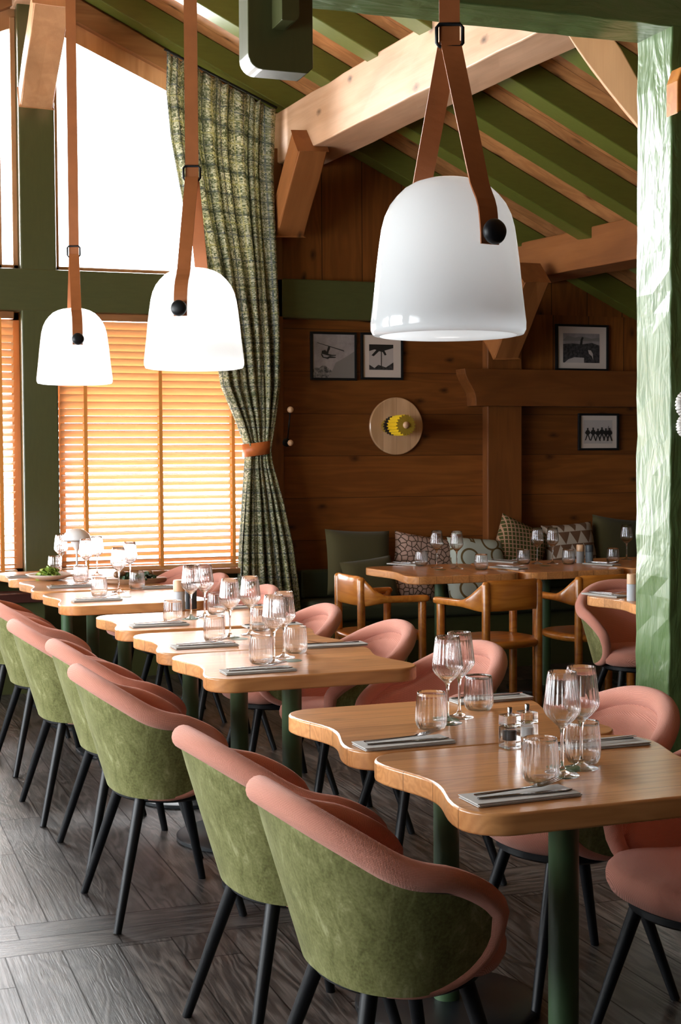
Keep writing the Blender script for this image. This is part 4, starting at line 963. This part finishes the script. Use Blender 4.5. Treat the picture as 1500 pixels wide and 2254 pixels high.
# napkins with fork and knife
def make_napkin():
    m = MB(); 
    for k, (dx, dy, z) in enumerate(((0, 0, 0), (.002, -.001, .0026), (-.001, .001, .0052))):
        P = [(-.117+dx, -.043+dy), (.117+dx, -.041+dy), (.116+dx, .043+dy), (-.116+dx, .045+dy)]; m.prism(P, z, z+.0023)
    return m.build('napkin', 'linen', bevel=.001)
def make_knife():
    m = MB(); P = [(-.105, -.004), (-.02, -.005), (.0, -.0045), (.02, -.009), (.09, -.0075), (.108, .002), (.09, .0055), (0, .0045), (-.02, .005), (-.105, .0045)]
    m.prism(P, 0, .0028); return m.build('knife', 'darksteel', bevel=.0009)
def make_fork():
    m = MB(); z = lambda x: .004+.010*max(0, (x-.03)/.07)**1.6
    for (y0, y1, xa, xb) in [(-.0035, .0035, -.1, .035)]:
        N = 14; vs = []
        for i in range(N+1):
            x = xa+(xb-xa)*i/N; w_ = .0045-.002*smooth_step(i/N*1.4)
            for yy, zz in ((-w_, 0), (w_, 0), (w_, .0025), (-w_, .0025)): vs.append((x, yy, z(x)+zz))
        m.add(vs, [(i*4+k, i*4+(k+1) % 4, (i+1)*4+(k+1) % 4, (i+1)*4+k) for i in range(N) for k in range(4)]+[(3, 2, 1, 0), tuple(N*4+k for k in range(4))])
    vs = []; N = 6
    for i in range(N+1):
        x = .033+.024*i/N; w_ = .0026+.0092*smooth_step(i/N)
        for yy, zz in ((-w_, 0), (w_, 0), (w_, .002), (-w_, .002)): vs.append((x, yy, z(x)+zz))
    m.add(vs, [(i*4+k, i*4+(k+1) % 4, (i+1)*4+(k+1) % 4, (i+1)*4+k) for i in range(N) for k in range(4)]+[(3, 2, 1, 0), tuple(N*4+k for k in range(4))])
    for ty in (-.0105, -.0035, .0035, .0105):
        vs = []; N = 6
        for i in range(N+1):
            x = .056+.048*i/N; w_ = .0016-.0006*i/N
            for yy, zz in ((-w_, 0), (w_, 0), (w_, .0018), (-w_, .0018)): vs.append((x, ty+yy, z(x)+zz))
        m.add(vs, [(i*4+k, i*4+(k+1) % 4, (i+1)*4+(k+1) % 4, (i+1)*4+k) for i in range(N) for k in range(4)]+[(3, 2, 1, 0), tuple(N*4+k for k in range(4))])
    return m.build('fork', 'steel')
np0 = make_napkin(); kn0 = make_knife(); fk0 = make_fork(); first = [True]
def setting(px, py, rz, where, z=.7508):
    p = atz(px, py, z); a = radians(rz); ca, sa = cos(a), sin(a)
    def put(src, nm, dx, dy, dz, r_, lb, grp):
        loc = (p.x+dx*ca-dy*sa, p.y+dx*sa+dy*ca, z+dz)
        if first[0]: src.location = loc; src.rotation_euler = (0, 0, r_); o = src; tag(o, lb, nm, grp)
        else: o = dup(src, loc, r_, lb, grp); o['category'] = nm
        return o
    put(np0, 'napkin', 0, 0, 0, a, 'folded grey napkin '+where, 'folded napkins')
    put(kn0, 'knife', .005, -.012, .0080, a+radians(-2), 'steel knife on the napkin '+where, 'table knives')
    o = put(fk0, 'fork', -.002, .012, .0090, a+radians(6), 'steel fork crossing the knife '+where, 'table forks')
    first[0] = False
setting(1146, 1755, 2, 'at the front of the nearest table'); setting(1318, 1640, 181, 'at the right side of the nearest table')
setting(890, 1638, 2, 'at the left of the second table'); setting(1078, 1540, 182, 'at the right side of the second table')
setting(568, 1478, 1, 'at the left of the third table'); setting(735, 1421, 180, 'at the right side of the third table')
setting(450, 1423, 2, 'at the left of the fourth table'); setting(600, 1378, 180, 'at the right side of the fourth table')
setting(350, 1377, 1, 'at the left of the fifth table'); setting(530, 1338, 180, 'at the right side of the fifth table')
setting(213, 1322, 2, 'at the left of the sixth table'); setting(360, 1294, 180, 'right of the tumbler by the serving board')
setting(155, 1292, 1, 'in front of the salad plate'); setting(60, 1270, 3, 'at the left end of the farthest table')
setting(893, 1243, -62, 'at the left end of the left bench table'); setting(1120, 1251, -70, 'at the front of the left bench table'); setting(1110, 1237, -70, 'at the bench side of the left bench table')
setting(1325, 1243, -70, 'in front of the two bench table mills'); setting(1332, 1311, -75, 'on the small table by the pillar')

# acrylic mills on the nearest table
def make_amill(label, fill):
    t = thing('acrylic_mill', label, 'mill', group='square acrylic salt and pepper mills')
    m = MB(); 
    for (z0, z1) in ((.0, .058), (.060, .090)): m.box(-.0205, .0205, -.0205, .0205, z0, z1)
    m.build('acrylic_body', 'acrylic', t, bevel=.003)
    m = MB(); m.lathe([(0, .022), (.0135, .022), (.0135, .048), (0, .048)], 20); m.build('filling', fill, t, smooth=True, sharp=40)
    m = MB(); m.lathe([(0, .0905), (.0058, .0905), (.0058, .108), (.005, .1095), (0, .1095)], 20); m.build('steel_knob', 'steel', t, smooth=True, sharp=40)
    return t
a_ = make_amill('clear square pepper mill at the back of the nearest table, left one', 'pepper'); a_.location = onto(1123, 1646); a_.scale = (.95, .95, .88); a_.rotation_euler = (0, 0, radians(8))
b_ = make_amill('clear square salt mill at the back of the nearest table, right one', 'salt'); b_.location = onto(1161, 1638); b_.scale = (.95, .95, .88); b_.rotation_euler = (0, 0, radians(4))
# round mills with wooden or dark heads
def rmill(px, py, h, bodym, headm, label, r_=.024):
    t = thing('pepper_mill', label, 'mill', onto(px, py), 0, 'round mills'); k = h*.62
    m = MB(); m.lathe([(0, 0), (r_, 0), (r_, k), (0, k)], 32); m.build('mill_body', bodym, t, smooth=True, sharp=40)
    m = MB(); m.lathe([(0, k), (r_*1.0, k+.001), (r_, h-.006), (r_*.9, h), (0, h)], 32); m.build('mill_head', headm, t, smooth=True, sharp=40); return t
MT['greymill'] = plain('pale_blue_grey_lacquer', (.46, .50, .54), .5); MT['darkmill'] = plain('charcoal_lacquer', (.035, .045, .055), .5); MT['slatemill'] = plain('slate_lacquer', (.12, .15, .18), .5)
rmill(395, 1343, .135, 'greymill', 'ball', 'mill with wooden head behind the tumblers of the fifth table', .026); rmill(421, 1340, .12, 'darkmill', 'darkmill', 'dark charcoal mill behind the wine glass of the fifth table', .026)
rmill(1278, 1239, .115, 'greymill', 'ball', 'pale mill with wooden head on the bench tables'); rmill(1298, 1240, .115, 'slatemill', 'darkmill', 'dark slate mill on the bench tables')
rmill(1392, 1322, .125, 'greymill', 'ball', 'pale mill half hidden by the pillar edge')

# mushroom lamp
t = thing('table_lamp', 'white mushroom table lamp on the far table before the blind', 'lamp', onto(170, 1267))
m = MB(); m.lathe([(0, 0), (.045, 0), (.05, .004), (.045, .01), (.008, .014), (.006, .02), (.006, .2), (0, .2)], 32); m.build('lamp_stand', 'white', t, smooth=True, sharp=40)
m = MB(); R_ = .077; m.lathe([(.004+R_*sin(k*pi/24), .20+R_*.85*cos(k*pi/24)+.005) for k in range(13)]+[(R_-.002, .205)]+[(R_*.96*sin(k*pi/24), .20+R_*.80*cos(k*pi/24)) for k in range(12, -1, -1)], 48); m.build('dome_shade', 'white', t, smooth=True)
m = MB(); m.lathe([(.007, .14), (.02, .165), (.032, .19), (.034, .205)], 32); m.build('inner_cone', 'white', t, smooth=True)
# salad plate
px_ = onto(112, 1277); t = thing('salad_plate', 'cream plate of green salad on the seventh table', 'plate', px_)
m = MB(); m.lathe([(0, .004), (.06, .004), (.115, .022), (.135, .034), (.136, .036), (.11, .028), (.06, .009), (0, .008)], 56); m.build('plate', 'porcelain', t, smooth=True)
def leaf_cluster(t, n, spread, hz, size, mat, nm, off=(0, 0, 0), seed=1):
    rnd = random.Random(seed); m = MB()
    for i in range(n):
        a = rnd.uniform(0, 6.28); r_ = spread*rnd.random()**.6; cx_, cy_ = r_*cos(a), r_*sin(a); cz = hz*rnd.random()*(1-(r_/spread)**2*.6)+.012; s_ = size*rnd.uniform(.6, 1.2); q = Matrix.Rotation(rnd.uniform(0, 6), 3, 'Z') @ Matrix.Rotation(rnd.uniform(-1, 1), 3, 'X') @ Matrix.Rotation(rnd.uniform(-1, 1), 3, 'Y')
        ph = rnd.uniform(0, 6)
        m.grid(lambda u, v: q @ Vector(((u-.5)*s_*(.3+sin(v*pi)), (v-.5)*s_*1.6, .22*s_*sin(u*9+ph)*sin(v*7)))+Vector((cx_+off[0], cy_+off[1], cz+off[2])), 7, 7)
    return m.build(nm, mat, t, smooth=True)
o = leaf_cluster(t, 46, .052, .055, .036, 'leaf', 'salad_leaves', (-.01, .02, 0)); o['kind'] = 'stuff'
# serving board with fried balls
c0 = onto(300, 1283); t = thing('serving_board', 'oval brown serving board with herbs behind the window tumbler', 'serving board', c0)
m = MB(); m.lathe([(0, 0), (.14, 0), (.15, .008), (.15, .022), (.143, .026), (0, .022)], 56, m=Matrix.Scale(1.12, 4, (1, 0, 0)) @ Matrix.Scale(.55, 4, (0, 1, 0))); m.build('board', 'servingboard', t, smooth=True, sharp=40)
o = leaf_cluster(t, 70, .10, .03, .022, 'leafdark', 'herbs', (0, 0, .012), 5); o['kind'] = 'stuff'
cb = ball(.019, Matrix.Identity(4), 14).build('fried_ball', 'crumb', smooth=True); g_ = 'fried balls on the serving board'
bl = [(-.105, .0, 'leftmost fried ball on the serving board'), (-.07, .03, 'fried ball second from the left on the serving board'), (.03, .03, 'fried ball at the rear middle of the serving board'), (.075, .005, 'rightmost fried ball on the serving board'), (.0, -.02, 'fried ball at the front middle of the serving board')]
for i, (dx, dy, lb) in enumerate(bl):
    loc = (c0[0]+dx, c0[1]+dy, c0[2]+.048)
    if i == 0: cb.location = loc; tag(cb, lb, 'food', g_)
    else: dup(cb, loc, i, lb, g_)
